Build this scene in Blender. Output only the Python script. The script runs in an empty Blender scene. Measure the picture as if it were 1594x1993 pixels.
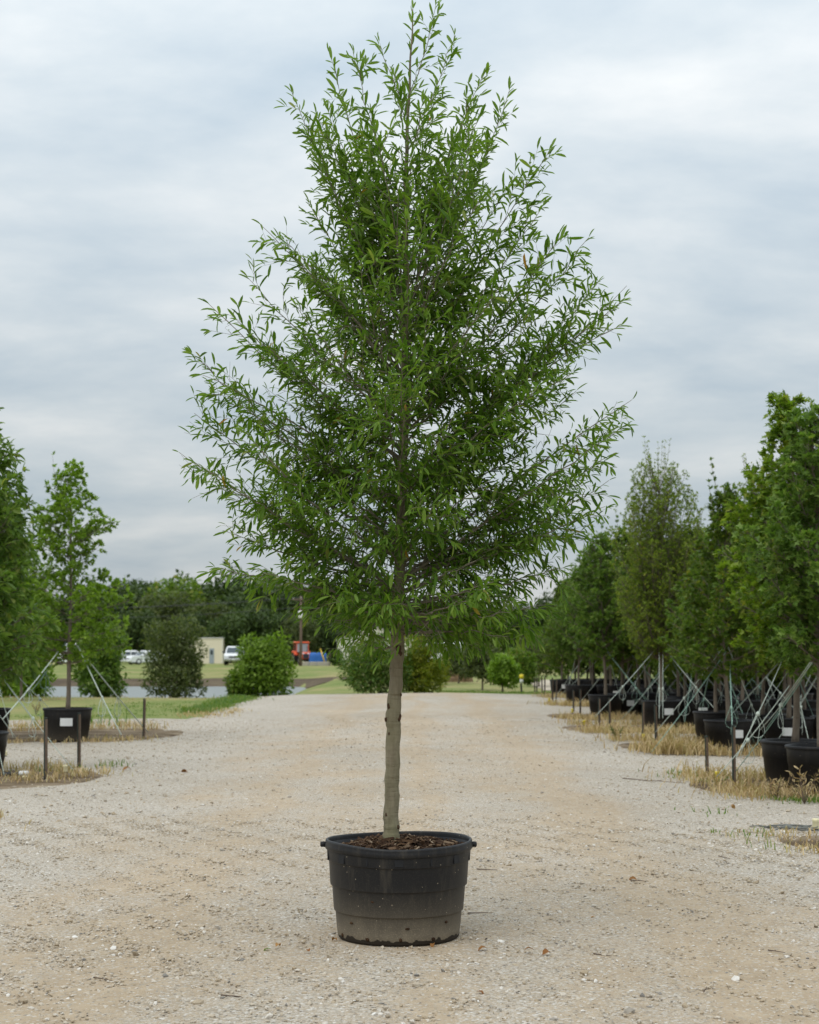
import bpy, bmesh, math, random
import numpy as np
from mathutils import Vector, Matrix

# ------------------------------------------------------------------ camera, sky, sun, exposure
scene = bpy.context.scene
COL = scene.collection
F, CX, CY, HOR = 3231.0, 797.0, 996.5, 1255.0          # photo pixels
EYE = np.array([0.0, 0.0, 1.65])
PITCH = math.atan((HOR - CY) / F)
cam_d = bpy.data.cameras.new('camera')
cam_d.sensor_fit = 'HORIZONTAL'; cam_d.sensor_width = 36.0
cam_d.lens = 36.0 * F / 1594.0
cam_d.clip_start = 0.1; cam_d.clip_end = 6000
cam_d.dof.use_dof = True; cam_d.dof.focus_distance = 9.5; cam_d.dof.aperture_fstop = 5.6
cam = bpy.data.objects.new('camera', cam_d); COL.objects.link(cam)
cam.location = EYE; cam.rotation_euler = (math.pi / 2 + PITCH, 0, 0)
scene.camera = cam

SUN_EL, SUN_AZ = math.radians(58), math.radians(215)    # azimuth clockwise from +Y
world = bpy.data.worlds.new('World'); scene.world = world; world.use_nodes = True
def build_world():
    nt = world.node_tree; nt.nodes.clear()
    N, L = nt.nodes.new, nt.links.new
    out = N('ShaderNodeOutputWorld'); bg = N('ShaderNodeBackground'); L(bg.outputs[0], out.inputs[0])
    sky = N('ShaderNodeTexSky'); sky.sky_type = 'NISHITA'; sky.sun_disc = False
    sky.sun_elevation = SUN_EL; sky.sun_rotation = SUN_AZ; sky.air_density = 1.2; sky.dust_density = 2.0
    skyk = N('ShaderNodeVectorMath'); skyk.operation = 'SCALE'; skyk.inputs['Scale'].default_value = 0.10
    L(sky.outputs[0], skyk.inputs[0])
    tc = N('ShaderNodeTexCoord'); sep = N('ShaderNodeSeparateXYZ'); L(tc.outputs['Generated'], sep.inputs[0])
    def m(op, a, b=None, clamp=False):
        n = N('ShaderNodeMath'); n.operation = op; n.use_clamp = clamp
        for i, v in enumerate((a, b)):
            if v is None: continue
            if isinstance(v, (int, float)): n.inputs[i].default_value = v
            else: L(v, n.inputs[i])
        return n.outputs[0]
    z = m('MAXIMUM', sep.outputs[2], 0.0)
    den = m('ADD', z, 0.24)
    comb = N('ShaderNodeCombineXYZ'); L(m('MULTIPLY', m('DIVIDE', sep.outputs[0], den), 0.75), comb.inputs[0])
    L(m('MULTIPLY', m('DIVIDE', sep.outputs[1], den), 1.0), comb.inputs[1])
    n1 = N('ShaderNodeTexNoise'); n1.inputs['Scale'].default_value = 2.6; n1.inputs['Detail'].default_value = 9
    n1.inputs['Roughness'].default_value = 0.56; n1.inputs['Distortion'].default_value = 0.12
    mp = N('ShaderNodeMapping'); mp.inputs['Location'].default_value = (3.3, 1.9, 0.4); L(comb.outputs[0], mp.inputs[0])
    L(mp.outputs[0], n1.inputs[0])
    r = N('ShaderNodeValToRGB'); e = r.color_ramp.elements
    e[0].position = 0.33; e[0].color = (0.46, 0.545, 0.615, 1)
    e[1].position = 0.69; e[1].color = (0.79, 0.81, 0.81, 1)
    k = e.new(0.5); k.color = (0.60, 0.66, 0.697, 1)
    L(n1.outputs[0], r.inputs[0])
    # overcast luminance distribution: brighter towards the zenith
    lum = m('ADD', m('MULTIPLY', z, 1.45), 0.71)
    cl = N('ShaderNodeVectorMath'); cl.operation = 'SCALE'; L(r.outputs[0], cl.inputs[0]); L(lum, cl.inputs['Scale'])
    mix = N('ShaderNodeMix'); mix.data_type = 'RGBA'; mix.inputs[0].default_value = 0.90
    L(skyk.outputs[0], mix.inputs[6]); L(cl.outputs[0], mix.inputs[7])
    L(mix.outputs[2], bg.inputs[0]); bg.inputs[1].default_value = 1.0
build_world()
sun_d = bpy.data.lights.new('sun', 'SUN'); sun_d.energy = 1.1; sun_d.angle = math.radians(50); sun_d.color = (1.0, 0.95, 0.87)
sun = bpy.data.objects.new('sun', sun_d); COL.objects.link(sun)
sd = Vector((math.sin(SUN_AZ) * math.cos(SUN_EL), math.cos(SUN_AZ) * math.cos(SUN_EL), math.sin(SUN_EL)))
sun.rotation_euler = sd.to_track_quat('Z', 'Y').to_euler(); sun.location = (0, 0, 30)
vs = scene.view_settings; vs.view_transform = 'Standard'; vs.look = 'None'; vs.exposure = 0.18; vs.gamma = 1.0
vs.use_curve_mapping = False
scene.render.engine = 'CYCLES'
scene.cycles.use_denoising = True
scene.cycles.max_bounces = 6; scene.cycles.diffuse_bounces = 3; scene.cycles.transmission_bounces = 4
scene.cycles.transparent_max_bounces = 4; scene.cycles.caustics_reflective = False; scene.cycles.caustics_refractive = False

# ------------------------------------------------------------------ helpers
rng = np.random.default_rng(7)
random.seed(7)
def ray(px, py):
    x, y = (px - CX) / F, (CY - py) / F
    return np.array([x, math.cos(PITCH) - y * math.sin(PITCH), math.sin(PITCH) + y * math.cos(PITCH)])
def atY(px, py, Y):
    d = ray(px, py); return EYE + d * (Y / d[1])
def sstep(t): t = np.clip(t, 0, 1); return t * t * (3 - 2 * t)
def H(x, y):
    """terrain height"""
    x = np.asarray(x, float); y = np.asarray(y, float)
    t = sstep((y - 54) / 17.0); a = sstep((-3.5 - x) / 4.0); r = sstep((y - 97) / 13.0)
    left = -1.2 * t + r * 0.75; right = -0.30 * t - 0.12 * r
    z = a * left + (1 - a) * right
    z = z + (0.07 * np.exp(-(x / 3.0) ** 2) - 0.078) * (1 - t)
    z = z + 0.012 * np.sin(x * 0.9 + 1.3 * np.sin(y * 0.21)) + 0.010 * np.sin(y * 0.55 + x * 0.3) * (1 - t)
    return z
def Hf(x, y): return float(H(x, y))
def gnd(px, py):
    d = ray(px, py); t = -1.65 / d[2]
    for _ in range(12):
        p = EYE + d * t; t += (Hf(p[0], p[1]) - p[2]) / d[2] * 0.8
    return EYE + d * t

def link(o, parent=None):
    COL.objects.link(o)
    if parent is not None: o.parent = parent
    return o
def tag(o, label=None, cat=None, group=None, kind=None):
    for k, v in (('label', label), ('category', cat), ('group', group), ('kind', kind)):
        if v: o[k] = v
    return o
def empty(name, loc=(0, 0, 0), rz=0.0):
    o = bpy.data.objects.new(name, None); o.empty_display_size = 0.1
    o.location = loc; o.rotation_euler = (0, 0, rz); return link(o)
def mesh_np(name, V, faces_flat, sizes, mat=None, parent=None, smooth=True, loc=None):
    """one mesh object from flat arrays"""
    V = np.asarray(V, np.float32); ff = np.asarray(faces_flat, np.int32); sz = np.asarray(sizes, np.int32)
    me = bpy.data.meshes.new(name)
    me.vertices.add(len(V)); me.vertices.foreach_set('co', V.ravel())
    me.loops.add(len(ff)); me.loops.foreach_set('vertex_index', ff)
    me.polygons.add(len(sz))
    st = np.zeros(len(sz), np.int32); st[1:] = np.cumsum(sz)[:-1]
    me.polygons.foreach_set('loop_start', st)
    me.polygons.foreach_set('use_smooth', np.full(len(sz), smooth))
    me.update(calc_edges=True); me.validate()
    if mat: me.materials.append(mat)
    o = bpy.data.objects.new(name, me)
    if loc is not None: o.location = loc
    return link(o, parent)
class MB:
    """mesh builder: collects shapes, build() links them as one object"""
    def __init__(s): s.V = []; s.Fc = []; s.n = 0
    def add(s, V, Fc):
        s.V.append(np.asarray(V, float)); s.Fc += [[i + s.n for i in f] for f in Fc]; s.n += len(V); return s
    def box(s, c, d, rz=0.0, taper=1.0, bev=0.0, M=None):
        hx, hy, hz = np.asarray(d, float) / 2
        if bev > 0:
            b = min(bev, hx * .9, hy * .9, hz * .9); ring = []
            for (z, ins) in ((-hz, b), (-hz + b, 0), (hz - b, 0), (hz, b)):
                k = taper if z > 0 else 1.0
                X, Y = (hx - ins) * k, (hy - ins) * k; bb = b if ins == 0 else b * .5
                ring.append([(-X + bb, -Y, z), (X - bb, -Y, z), (X, -Y + bb, z), (X, Y - bb, z), (X - bb, Y, z), (-X + bb, Y, z), (-X, Y - bb, z), (-X, -Y + bb, z)])
            V = np.array(ring).reshape(-1, 3); Fc = [list(range(7, -1, -1)), list(range(24, 32))]
            for r in range(3):
                for i in range(8): j = (i + 1) % 8; Fc.append([r * 8 + i, r * 8 + j, r * 8 + 8 + j, r * 8 + 8 + i])
        else:
            V = np.array([(x * (taper if z > 0 else 1), y * (taper if z > 0 else 1), z) for z in (-hz, hz) for x, y in ((-hx, -hy), (hx, -hy), (hx, hy), (-hx, hy))])
            Fc = [[3, 2, 1, 0], [4, 5, 6, 7], [0, 1, 5, 4], [1, 2, 6, 5], [2, 3, 7, 6], [3, 0, 4, 7]]
        if M is not None: V = V @ np.asarray(M).T
        if rz: cr, sr = math.cos(rz), math.sin(rz); V = V @ np.array([[cr, sr, 0], [-sr, cr, 0], [0, 0, 1]])
        return s.add(V + np.asarray(c, float), Fc)
    def tube(s, P, R, n=6, cap=True):
        P = np.asarray(P, float); k = len(P); R = np.broadcast_to(np.asarray(R, float), (k,))
        T = np.gradient(P, axis=0); T /= np.linalg.norm(T, axis=1)[:, None] + 1e-12
        ref = np.array([0.31, 0.2, 0.93]) if abs(T[:, 2]).mean() < 0.8 else np.array([1., 0.13, 0.1])
        A = np.cross(T, ref); A /= np.linalg.norm(A, axis=1)[:, None] + 1e-12; B = np.cross(T, A)
        th = np.arange(n) * 2 * math.pi / n
        V = P[:, None, :] + R[:, None, None] * (np.cos(th)[None, :, None] * A[:, None, :] + np.sin(th)[None, :, None] * B[:, None, :])
        Fc = [[i * n + j, i * n + (j + 1) % n, (i + 1) * n + (j + 1) % n, (i + 1) * n + j] for i in range(k - 1) for j in range(n)]
        if cap: Fc += [list(range(n - 1, -1, -1)), list(range((k - 1) * n, k * n))]
        return s.add(V.reshape(-1, 3), Fc)
    def lathe(s, prof, n=32, c=(0, 0, 0), close=False, fn=None):
        V = []; k = len(prof)
        for r, z in prof:
            for j in range(n):
                a = j * 2 * math.pi / n; q = np.array([r * math.cos(a), r * math.sin(a), z])
                if fn: q = fn(q, a)
                V.append(q + np.asarray(c, float))
        Fc = [[i * n + j, i * n + (j + 1) % n, (i + 1) * n + (j + 1) % n, (i + 1) * n + j] for i in range(k - 1) for j in range(n)]
        if close: Fc += [list(range(n - 1, -1, -1)), list(range((k - 1) * n, k * n))]
        return s.add(V, Fc)
    def prism(s, prof, w, axis='y', c=(0, 0, 0), inset=0.0):
        """profile [(u,z)] extruded by width w; u along x (axis y) or y (axis x)"""
        V = []; k = len(prof)
        pm = np.mean(np.array(prof, float), axis=0)
        for sgn in (-1, 1):
            for u, z in prof:
                V.append((u, sgn * w / 2, z) if axis == 'y' else (sgn * w / 2, u, z))
        Fc = [list(range(k)), list(range(2 * k - 1, k - 1, -1))] + [[(i + 1) % k, i, k + i, k + (i + 1) % k] for i in range(k)]
        return s.add(np.array(V) + np.asarray(c, float), Fc)
    def blob(s, c, d, seed=0, sub=2, amp=0.15):
        bm = bmesh.new(); bmesh.ops.create_icosphere(bm, subdivisions=sub, radius=1)
        r_ = np.random.default_rng(seed); V = np.array([v.co for v in bm.verts]); Fc = [[v.index for v in f.verts] for f in bm.faces]; bm.free()
        w = r_.normal(size=(5, 3)) * 2; ph = r_.uniform(0, 6.3, 5)
        V = V * (1 + amp * np.sin(V @ w.T + ph).sum(1)[:, None] / 2.2)
        return s.add(V * np.asarray(d, float) / 2 + np.asarray(c, float), Fc)
    def build(s, name, mat=None, parent=None, smooth=False, loc=None):
        V = np.concatenate(s.V); flat = [i for f in s.Fc for i in f]
        return mesh_np(name, V, flat, [len(f) for f in s.Fc], mat, parent, smooth, loc)
def cp(o, parent=None):
    c = o.copy(); link(c, parent); return c
def copy_tree(root, loc=None, rz=0, scale=1.0, label=None, group=None):
    r = cp(root)
    if loc is not None: r.location = loc
    r.rotation_euler = (0, 0, rz); r.scale = (scale, scale, scale) if np.isscalar(scale) else scale
    if label: r['label'] = label
    if group: r['group'] = group
    for ch in root.children:
        c = cp(ch, r); c.matrix_parent_inverse = ch.matrix_parent_inverse.copy()
        for g in ch.children: cp(g, c)
    return r

# ------------------------------------------------------------------ materials
MATS = {}
class NT:
    def __init__(s, name):
        s.m = bpy.data.materials.new(name); s.m.use_nodes = True; s.t = s.m.node_tree; s.t.nodes.clear()
        s.out = s.N('ShaderNodeOutputMaterial')
    def N(s, k, **kw):
        n = s.t.nodes.new(k)
        for a, v in kw.items(): setattr(n, a, v)
        return n
    def L(s, a, b): s.t.links.new(a, b)
    def setin(s, n, i, v):
        if isinstance(v, (int, float)): n.inputs[i].default_value = v
        elif isinstance(v, tuple): n.inputs[i].default_value = v if len(v) != 3 or n.inputs[i].type == 'VECTOR' else v + (1,)
        else: s.L(v, n.inputs[i])
    def math(s, op, a, b=0.0, clamp=False):
        n = s.N('ShaderNodeMath', operation=op, use_clamp=clamp); s.setin(n, 0, a); s.setin(n, 1, b); return n.outputs[0]
    def mix(s, f, a, b, blend='MIX'):
        n = s.N('ShaderNodeMix', data_type='RGBA', blend_type=blend); s.setin(n, 0, f); s.setin(n, 6, a); s.setin(n, 7, b); return n.outputs[2]
    def ramp(s, f, stops):
        n = s.N('ShaderNodeValToRGB'); s.L(f, n.inputs[0]); e = n.color_ramp.elements
        while len(e) > 1: e.remove(e[-1])
        e[0].position = stops[0][0]; e[0].color = tuple(stops[0][1]) + (1,)
        for p, c in stops[1:]: k = e.new(p); k.color = tuple(c) + (1,)
        return n.outputs[0]
    def coord(s, kind='Object', scale=(1, 1, 1), loc=(0, 0, 0)):
        t = s.N('ShaderNodeTexCoord'); m = s.N('ShaderNodeMapping'); s.L(t.outputs[kind], m.inputs[0])
        m.inputs['Scale'].default_value = scale; m.inputs['Location'].default_value = loc; return m.outputs[0]
    def pos(s, scale=(1, 1, 1)):
        g = s.N('ShaderNodeNewGeometry'); m = s.N('ShaderNodeMapping'); s.L(g.outputs['Position'], m.inputs[0]); m.inputs['Scale'].default_value = scale; return m.outputs[0]
    def noise(s, v, sc, det=4, rough=0.55, dist=0.0):
        n = s.N('ShaderNodeTexNoise'); s.L(v, n.inputs[0]); n.inputs['Scale'].default_value = sc; n.inputs['Detail'].default_value = det
        n.inputs['Roughness'].default_value = rough; n.inputs['Distortion'].default_value = dist; return n.outputs[0]
    def vor(s, v, sc, out='Color', feat='F1'):
        n = s.N('ShaderNodeTexVoronoi', feature=feat); s.L(v, n.inputs[0]); n.inputs['Scale'].default_value = sc; return n.outputs[out]
    def sepx(s, v, i):
        n = s.N('ShaderNodeSeparateXYZ'); s.L(v, n.inputs[0]); return n.outputs[i]
    def bump(s, h, st=0.3, d=0.01):
        n = s.N('ShaderNodeBump'); s.L(h, n.inputs['Height']); n.inputs['Strength'].default_value = st; n.inputs['Distance'].default_value = d; return n.outputs[0]
    def bsdf(s, col, rough=0.8, spec=0.3, normal=None, metal=0.0, **kw):
        n = s.N('ShaderNodeBsdfPrincipled'); s.setin(n, 'Base Color', col); s.setin(n, 'Roughness', rough); n.inputs['Specular IOR Level'].default_value = spec
        n.inputs['Metallic'].default_value = metal
        if normal is not None: s.L(normal, n.inputs['Normal'])
        for k, v in kw.items(): s.setin(n, k, v)
        return n.outputs[0]
    def done(s, sh): s.L(sh, s.out.inputs[0]); return s.m
def plain(name, col, rough=0.6, spec=0.4, metal=0.0, var=0.12, sc=8.0, bump=0.0):
    if name in MATS: return MATS[name]
    t = NT(name); v = t.coord()
    n = t.noise(v, sc, 5)
    k = t.math('ADD', t.math('MULTIPLY', n, 2 * var), 1 - var)
    c = t.N('ShaderNodeVectorMath', operation='SCALE'); c.inputs[0].default_value = col; t.L(k, c.inputs['Scale'])
    nm = t.bump(t.noise(v, sc * 5, 4), bump, 0.01) if bump else None
    MATS[name] = t.done(t.bsdf(c.outputs[0], rough, spec, nm, metal)); return MATS[name]
def leafmat(name, stops, young=None, transl=0.40, rough=0.48, spec=0.22):
    t = NT(name)
    g = t.N('ShaderNodeNewGeometry'); oi = t.N('ShaderNodeObjectInfo')
    f = t.math('FRACT', t.math('ADD', g.outputs['Random Per Island'], t.math('MULTIPLY', oi.outputs['Random'], 0.73)))
    c = t.ramp(f, stops)
    if young:
        a = t.N('ShaderNodeAttribute', attribute_name='young'); c = t.mix(a.outputs['Fac'], c, young)
    # per-tree tint
    k = t.math('ADD', t.math('MULTIPLY', oi.outputs['Random'], 0.25), 0.88)
    sc = t.N('ShaderNodeVectorMath', operation='SCALE'); t.L(c, sc.inputs[0]); t.L(k, sc.inputs['Scale'])
    b = t.bsdf(sc.outputs[0], rough, spec)
    tr = t.N('ShaderNodeBsdfTranslucent')
    tc = t.mix(1.0, sc.outputs[0], (1.35, 1.5, 0.6), 'MULTIPLY'); t.L(tc, tr.inputs[0])
    mx = t.N('ShaderNodeMixShader'); mx.inputs[0].default_value = transl; t.L(b, mx.inputs[1]); t.L(tr.outputs[0], mx.inputs[2])
    MATS[name] = t.done(mx.outputs[0]); return MATS[name]
def bark(name, a, b, sc=1.0, moss=None):
    t = NT(name); v = t.coord('Object', (14 * sc, 14 * sc, 3 * sc)); h = t.coord('Object', (5, 5, 55))
    n = t.noise(v, 1.0, 8, 0.65); n2 = t.noise(h, 1.0, 3, 0.6, 0.4); n3 = t.noise(t.coord('Object', (3, 3, 1.6)), 1, 4)
    c = t.ramp(n, [(0.3, a), (0.7, b)])
    ring = t.ramp(n2, [(0.30, (0.45, 0.36, 0.28)), (0.42, (1, 1, 1))])
    c = t.mix(0.6, c, ring, 'MULTIPLY')
    if moss: c = t.mix(t.ramp(n3, [(0.4, (0, 0, 0)), (0.6, (0.7, 0.7, 0.7))]), c, moss)
    fine = t.noise(t.coord('Object', (60, 60, 40)), 1.0, 5, 0.6)
    hh = t.math('ADD', t.math('MULTIPLY', n2, 0.6), t.math('MULTIPLY', fine, 0.5))
    MATS[name] = t.done(t.bsdf(c, 0.85, 0.2, t.bump(hh, 0.9, 0.012))); return MATS[name]

def mat_gravel():
    t = NT('gravel_ground'); p = t.pos()
    px_, py_ = t.sepx(p, 0), t.sepx(p, 1)
    warp = t.noise(p, 0.35, 3)
    # wheel tracks: sandy strips along the road, loose pale gravel between and at the edges
    big = t.noise(t.pos((0.55, 0.16, 1)), 1.0, 5, 0.55, 0.6)
    big2 = t.noise(p, 0.9, 5, 0.6)
    ax = t.math('ABSOLUTE', t.math('ADD', px_, t.math('MULTIPLY', t.math('SUBTRACT', warp, 0.5), 2.0)))
    edge = t.math('MULTIPLY', t.math('SUBTRACT', ax, 2.3), 0.55, True)
    loose = t.math('ADD', t.math('MULTIPLY', t.math('ADD', t.math('MULTIPLY', big, 0.6), t.math('MULTIPLY', big2, 0.5)), 1.0), t.math('MULTIPLY', edge, 0.36))
    # compacted wheel tracks, wandering a little
    xw = t.math('ADD', px_, t.math('MULTIPLY', t.math('SUBTRACT', t.noise(t.pos((0, 0.12, 0)), 1.0, 2), 0.5), 1.6))
    tr = None
    for x0, wd in ((-1.55, .42), (0.15, .30), (1.75, .45)):
        d_ = t.math('SUBTRACT', 1.0, t.math('MULTIPLY', t.math('ABSOLUTE', t.math('SUBTRACT', xw, x0)), 1 / wd), True)
        tr = d_ if tr is None else t.math('MAXIMUM', tr, d_)
    loose = t.math('SUBTRACT', loose, t.math('MULTIPLY', tr, 0.16))
    lo = t.ramp(loose, [(0.44, (0, 0, 0)), (0.70, (1, 1, 1))])
    sand = t.ramp(t.noise(p, 7.0, 6, 0.65), [(0.25, (0.32, 0.24, 0.152)), (0.55, (0.43, 0.335, 0.225)), (0.8, (0.50, 0.405, 0.285))])
    grit = t.vor(p, 190.0); gs = t.math('MULTIPLY', t.sepx(grit, 0), 1.0)
    gcol = t.ramp(gs, [(0.0, (0.17, 0.15, 0.125)), (0.2, (0.35, 0.295, 0.225)), (0.6, (0.455, 0.41, 0.345)), (0.85, (0.52, 0.485, 0.43)), (1.0, (0.64, 0.615, 0.57))])
    peb = t.vor(p, 75.0); pc = t.ramp(t.sepx(peb, 1), [(0.0, (0.15, 0.14, 0.125)), (0.15, (0.32, 0.28, 0.225)), (0.55, (0.45, 0.41, 0.345)), (0.9, (0.55, 0.52, 0.47)), (1.0, (0.68, 0.66, 0.62))])
    fac_g = t.math('ADD', t.math('MULTIPLY', lo, 0.55), 0.22)
    c = t.mix(fac_g, sand, gcol)
    isp = t.math('GREATER_THAN', t.sepx(peb, 0), t.math('SUBTRACT', 0.82, t.math('MULTIPLY', lo, 0.62)))
    c = t.mix(t.math('MULTIPLY', isp, 0.85), c, pc)
    pd = t.vor(p, 75.0, 'Distance'); gd = t.vor(p, 190.0, 'Distance')
    hh = t.math('ADD', t.math('MULTIPLY', t.math('MULTIPLY', t.math('SUBTRACT', 0.6, pd), isp), 1.3), t.math('MULTIPLY', t.math('SUBTRACT', 0.6, gd), 0.45))
    hh = t.math('ADD', hh, t.math('MULTIPLY', t.noise(p, 14, 6, 0.7), 1.2))
    # larger tonal patches: damp and dusty areas
    tone = t.ramp(t.noise(t.pos((0.35, 0.22, 1)), 1.0, 4, 0.6), [(0.3, (0.88, 0.86, 0.83)), (0.7, (1.06, 1.05, 1.05))])
    c = t.mix(1.0, c, tone, 'MULTIPLY')
    return t.done(t.bsdf(c, 0.95, 0.15, t.bump(hh, 0.55, 0.010)))
def mat_grass_ground():
    t = NT('grass_ground'); p = t.pos()
    n = t.noise(t.pos((0.25, 0.12, 1)), 1.0, 5, 0.6); n2 = t.noise(p, 3.0, 6, 0.7)
    k = t.math('ADD', t.math('MULTIPLY', n, 0.75), t.math('MULTIPLY', n2, 0.25))
    c = t.ramp(k, [(0.30, (0.13, 0.19, 0.05)), (0.46, (0.21, 0.245, 0.08)), (0.58, (0.30, 0.28, 0.12)), (0.72, (0.42, 0.32, 0.17))])
    fine = t.noise(p, 60, 3, 0.7)
    c = t.mix(0.45, c, t.ramp(fine, [(0.3, (0.35, 0.35, 0.35)), (0.7, (1.3, 1.3, 1.3))]), 'MULTIPLY')
    return t.done(t.bsdf(c, 0.95, 0.1, t.bump(fine, 0.6, 0.03)))
def mat_dirt(name, cols, sc=1.0):
    t = NT(name); p = t.pos()
    n = t.noise(t.pos((1.2, 1.8, 1)), 1.0 * sc, 7, 0.65); f = t.noise(p, 45, 5, 0.75)
    c = t.ramp(n, list(zip((0.28, 0.42, 0.55, 0.72), cols)))
    c = t.mix(0.6, c, t.ramp(f, [(0.3, (0.4, 0.4, 0.4)), (0.7, (1.4, 1.4, 1.4))]), 'MULTIPLY')
    return t.done(t.bsdf(c, 0.95, 0.1, t.bump(f, 0.8, 0.02)))
def mat_pot(name, dust=1.0):
    t = NT(name); v = t.coord(); z = t.sepx(v, 2)
    n = t.noise(v, 6, 6, 0.65); sp = t.noise(t.coord('Object', (1, 1, 1)), 150, 2, 0.6); st = t.noise(t.coord('Object', (22, 22, 3)), 1.0, 4, 0.6)
    # splashed soil settles on the lower wall and thins out upwards
    d = t.math('SUBTRACT', 1.0, t.math('MULTIPLY', z, 2.7), True)
    d = t.math('MULTIPLY', t.math('POWER', d, 2.0), t.math('ADD', t.math('MULTIPLY', n, 0.9), 0.35))
    d = t.math('ADD', d, t.math('MULTIPLY', t.math('MULTIPLY', t.math('SUBTRACT', sp, 0.52, True), 3.0), t.math('ADD', d, 0.10)))
    d = t.math('ADD', d, t.math('MULTIPLY', t.math('SUBTRACT', st, 0.52, True), 0.55))
    d = t.math('MULTIPLY', d, dust, True)
    c = t.mix(d, (0.012, 0.0125, 0.0145), (0.25, 0.21, 0.15))
    spk = t.vor(v, 60, 'Distance'); spc = t.vor(v, 60)
    dot = t.math('MULTIPLY', t.math('LESS_THAN', spk, 0.17), t.math('GREATER_THAN', t.sepx(spc, 0), 0.955))
    c = t.mix(t.math('MULTIPLY', dot, 0.75), c, (0.45, 0.38, 0.28))
    # wet soil line round the foot
    low = t.math('LESS_THAN', t.math('ADD', z, t.math('MULTIPLY', t.math('SUBTRACT', t.noise(v, 14, 4), 0.5), 0.08)), 0.030)
    c = t.mix(t.math('MULTIPLY', low, 0.95), c, (0.022, 0.017, 0.012))
    r = t.math('ADD', t.math('MULTIPLY', d, 0.45), 0.45)
    return t.done(t.bsdf(c, r, 0.28, t.bump(t.noise(v, 220, 3, 0.6), 0.15, 0.003)))
M_GRAVEL = mat_gravel(); M_GRASS = mat_grass_ground()
M_BED = mat_dirt('bed_dirt', [(0.07, 0.048, 0.03), (0.13, 0.093, 0.058), (0.23, 0.175, 0.115), (0.36, 0.295, 0.21)])
M_BANK = mat_dirt('bank_mud', [(0.075, 0.055, 0.04), (0.10, 0.075, 0.05), (0.13, 0.10, 0.065), (0.17, 0.14, 0.09)], 0.4)
M_TAN = mat_dirt('pale_lane', [(0.38, 0.32, 0.24), (0.44, 0.37, 0.28), (0.48, 0.42, 0.33), (0.52, 0.47, 0.38)], 0.4)
M_POTP = plain('pot_plain', (.013, .0135, .0155), .5, .25, var=.3, sc=30); M_POT = mat_pot('pot_plastic'); M_POT2 = mat_pot('pot_plastic_far', 0.35)
M_SOIL = mat_dirt('bark_mulch', [(0.022, 0.013, 0.008), (0.045, 0.026, 0.015), (0.075, 0.043, 0.024), (0.12, 0.075, 0.042)], 6.0)
M_BARK = bark('bark_main', (0.13, 0.108, 0.072), (0.29, 0.25, 0.175), 1.5, (0.205, 0.195, 0.11))
M_TWIG = bark('bark_twig', (0.15, 0.13, 0.095), (0.25, 0.22, 0.17), 2.0)
M_BARK2 = bark('bark_row', (0.13, 0.105, 0.08), (0.24, 0.20, 0.155))
M_KNOT = plain('knot_bark', (0.075, 0.045, 0.028), 0.9, 0.1, var=0.4, sc=60, bump=0.6)
M_LEAF = leafmat('leaf_main', [(0.0, (0.052, 0.116, 0.011)), (0.25, (0.086, 0.172, 0.015)), (0.6, (0.125, 0.228, 0.022)), (0.90, (0.180, 0.282, 0.036)), (0.985, (0.23, 0.30, 0.07)), (0.996, (0.24, 0.26, 0.06)), (1.0, (0.40, 0.19, 0.03))], young=(0.20, 0.31, 0.07))
M_OAK = leafmat('leaf_oak', [(0.0, (0.085, 0.150, 0.014)), (0.5, (0.160, 0.250, 0.024)), (0.9, (0.23, 0.305, 0.040)), (1.0, (0.28, 0.28, 0.05))])
M_OAKB = leafmat('leaf_oak_bluish', [(0.0, (0.075, 0.140, 0.024)), (0.5, (0.135, 0.225, 0.044)), (0.9, (0.195, 0.280, 0.070)), (1.0, (0.24, 0.28, 0.07))])
M_DARK = leafmat('leaf_dark', [(0.0, (0.065, 0.122, 0.016)), (0.5, (0.118, 0.192, 0.028)), (0.9, (0.175, 0.24, 0.04)), (1.0, (0.25, 0.23, 0.05))])
M_OLIVE = leafmat('leaf_olive', [(0.0, (0.09, 0.135, 0.018)), (0.5, (0.160, 0.220, 0.034)), (0.9, (0.21, 0.26, 0.05)), (1.0, (0.27, 0.24, 0.045))])
M_BRIGHT = leafmat('leaf_bright', [(0.0, (0.09, 0.165, 0.015)), (0.5, (0.165, 0.265, 0.028)), (1.0, (0.23, 0.33, 0.055))])
M_YELLOW = leafmat('leaf_yellow', [(0.0, (0.09, 0.13, 0.010)), (0.5, (0.17, 0.205, 0.017)), (1.0, (0.25, 0.25, 0.03))])
M_FAR = leafmat('leaf_far', [(0.0, (0.030, 0.054, 0.014)), (0.5, (0.054, 0.090, 0.022)), (1.0, (0.088, 0.122, 0.034))], transl=0.2)
M_GREY = leafmat('leaf_greygreen', [(0.0, (0.052, 0.074, 0.024)), (0.5, (0.095, 0.122, 0.042)), (1.0, (0.145, 0.165, 0.065))])
M_DRY = leafmat('dry_grass', [(0.0, (0.34, 0.23, 0.115)), (0.4, (0.48, 0.35, 0.19)), (0.8, (0.60, 0.47, 0.29)), (1.0, (0.42, 0.37, 0.18))], transl=0.2, rough=0.8, spec=0.1)
M_WEED = leafmat('green_weed', [(0.0, (0.06, 0.13, 0.02)), (0.6, (0.12, 0.20, 0.04)), (1.0, (0.22, 0.24, 0.07))])
M_STONE = None
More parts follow.
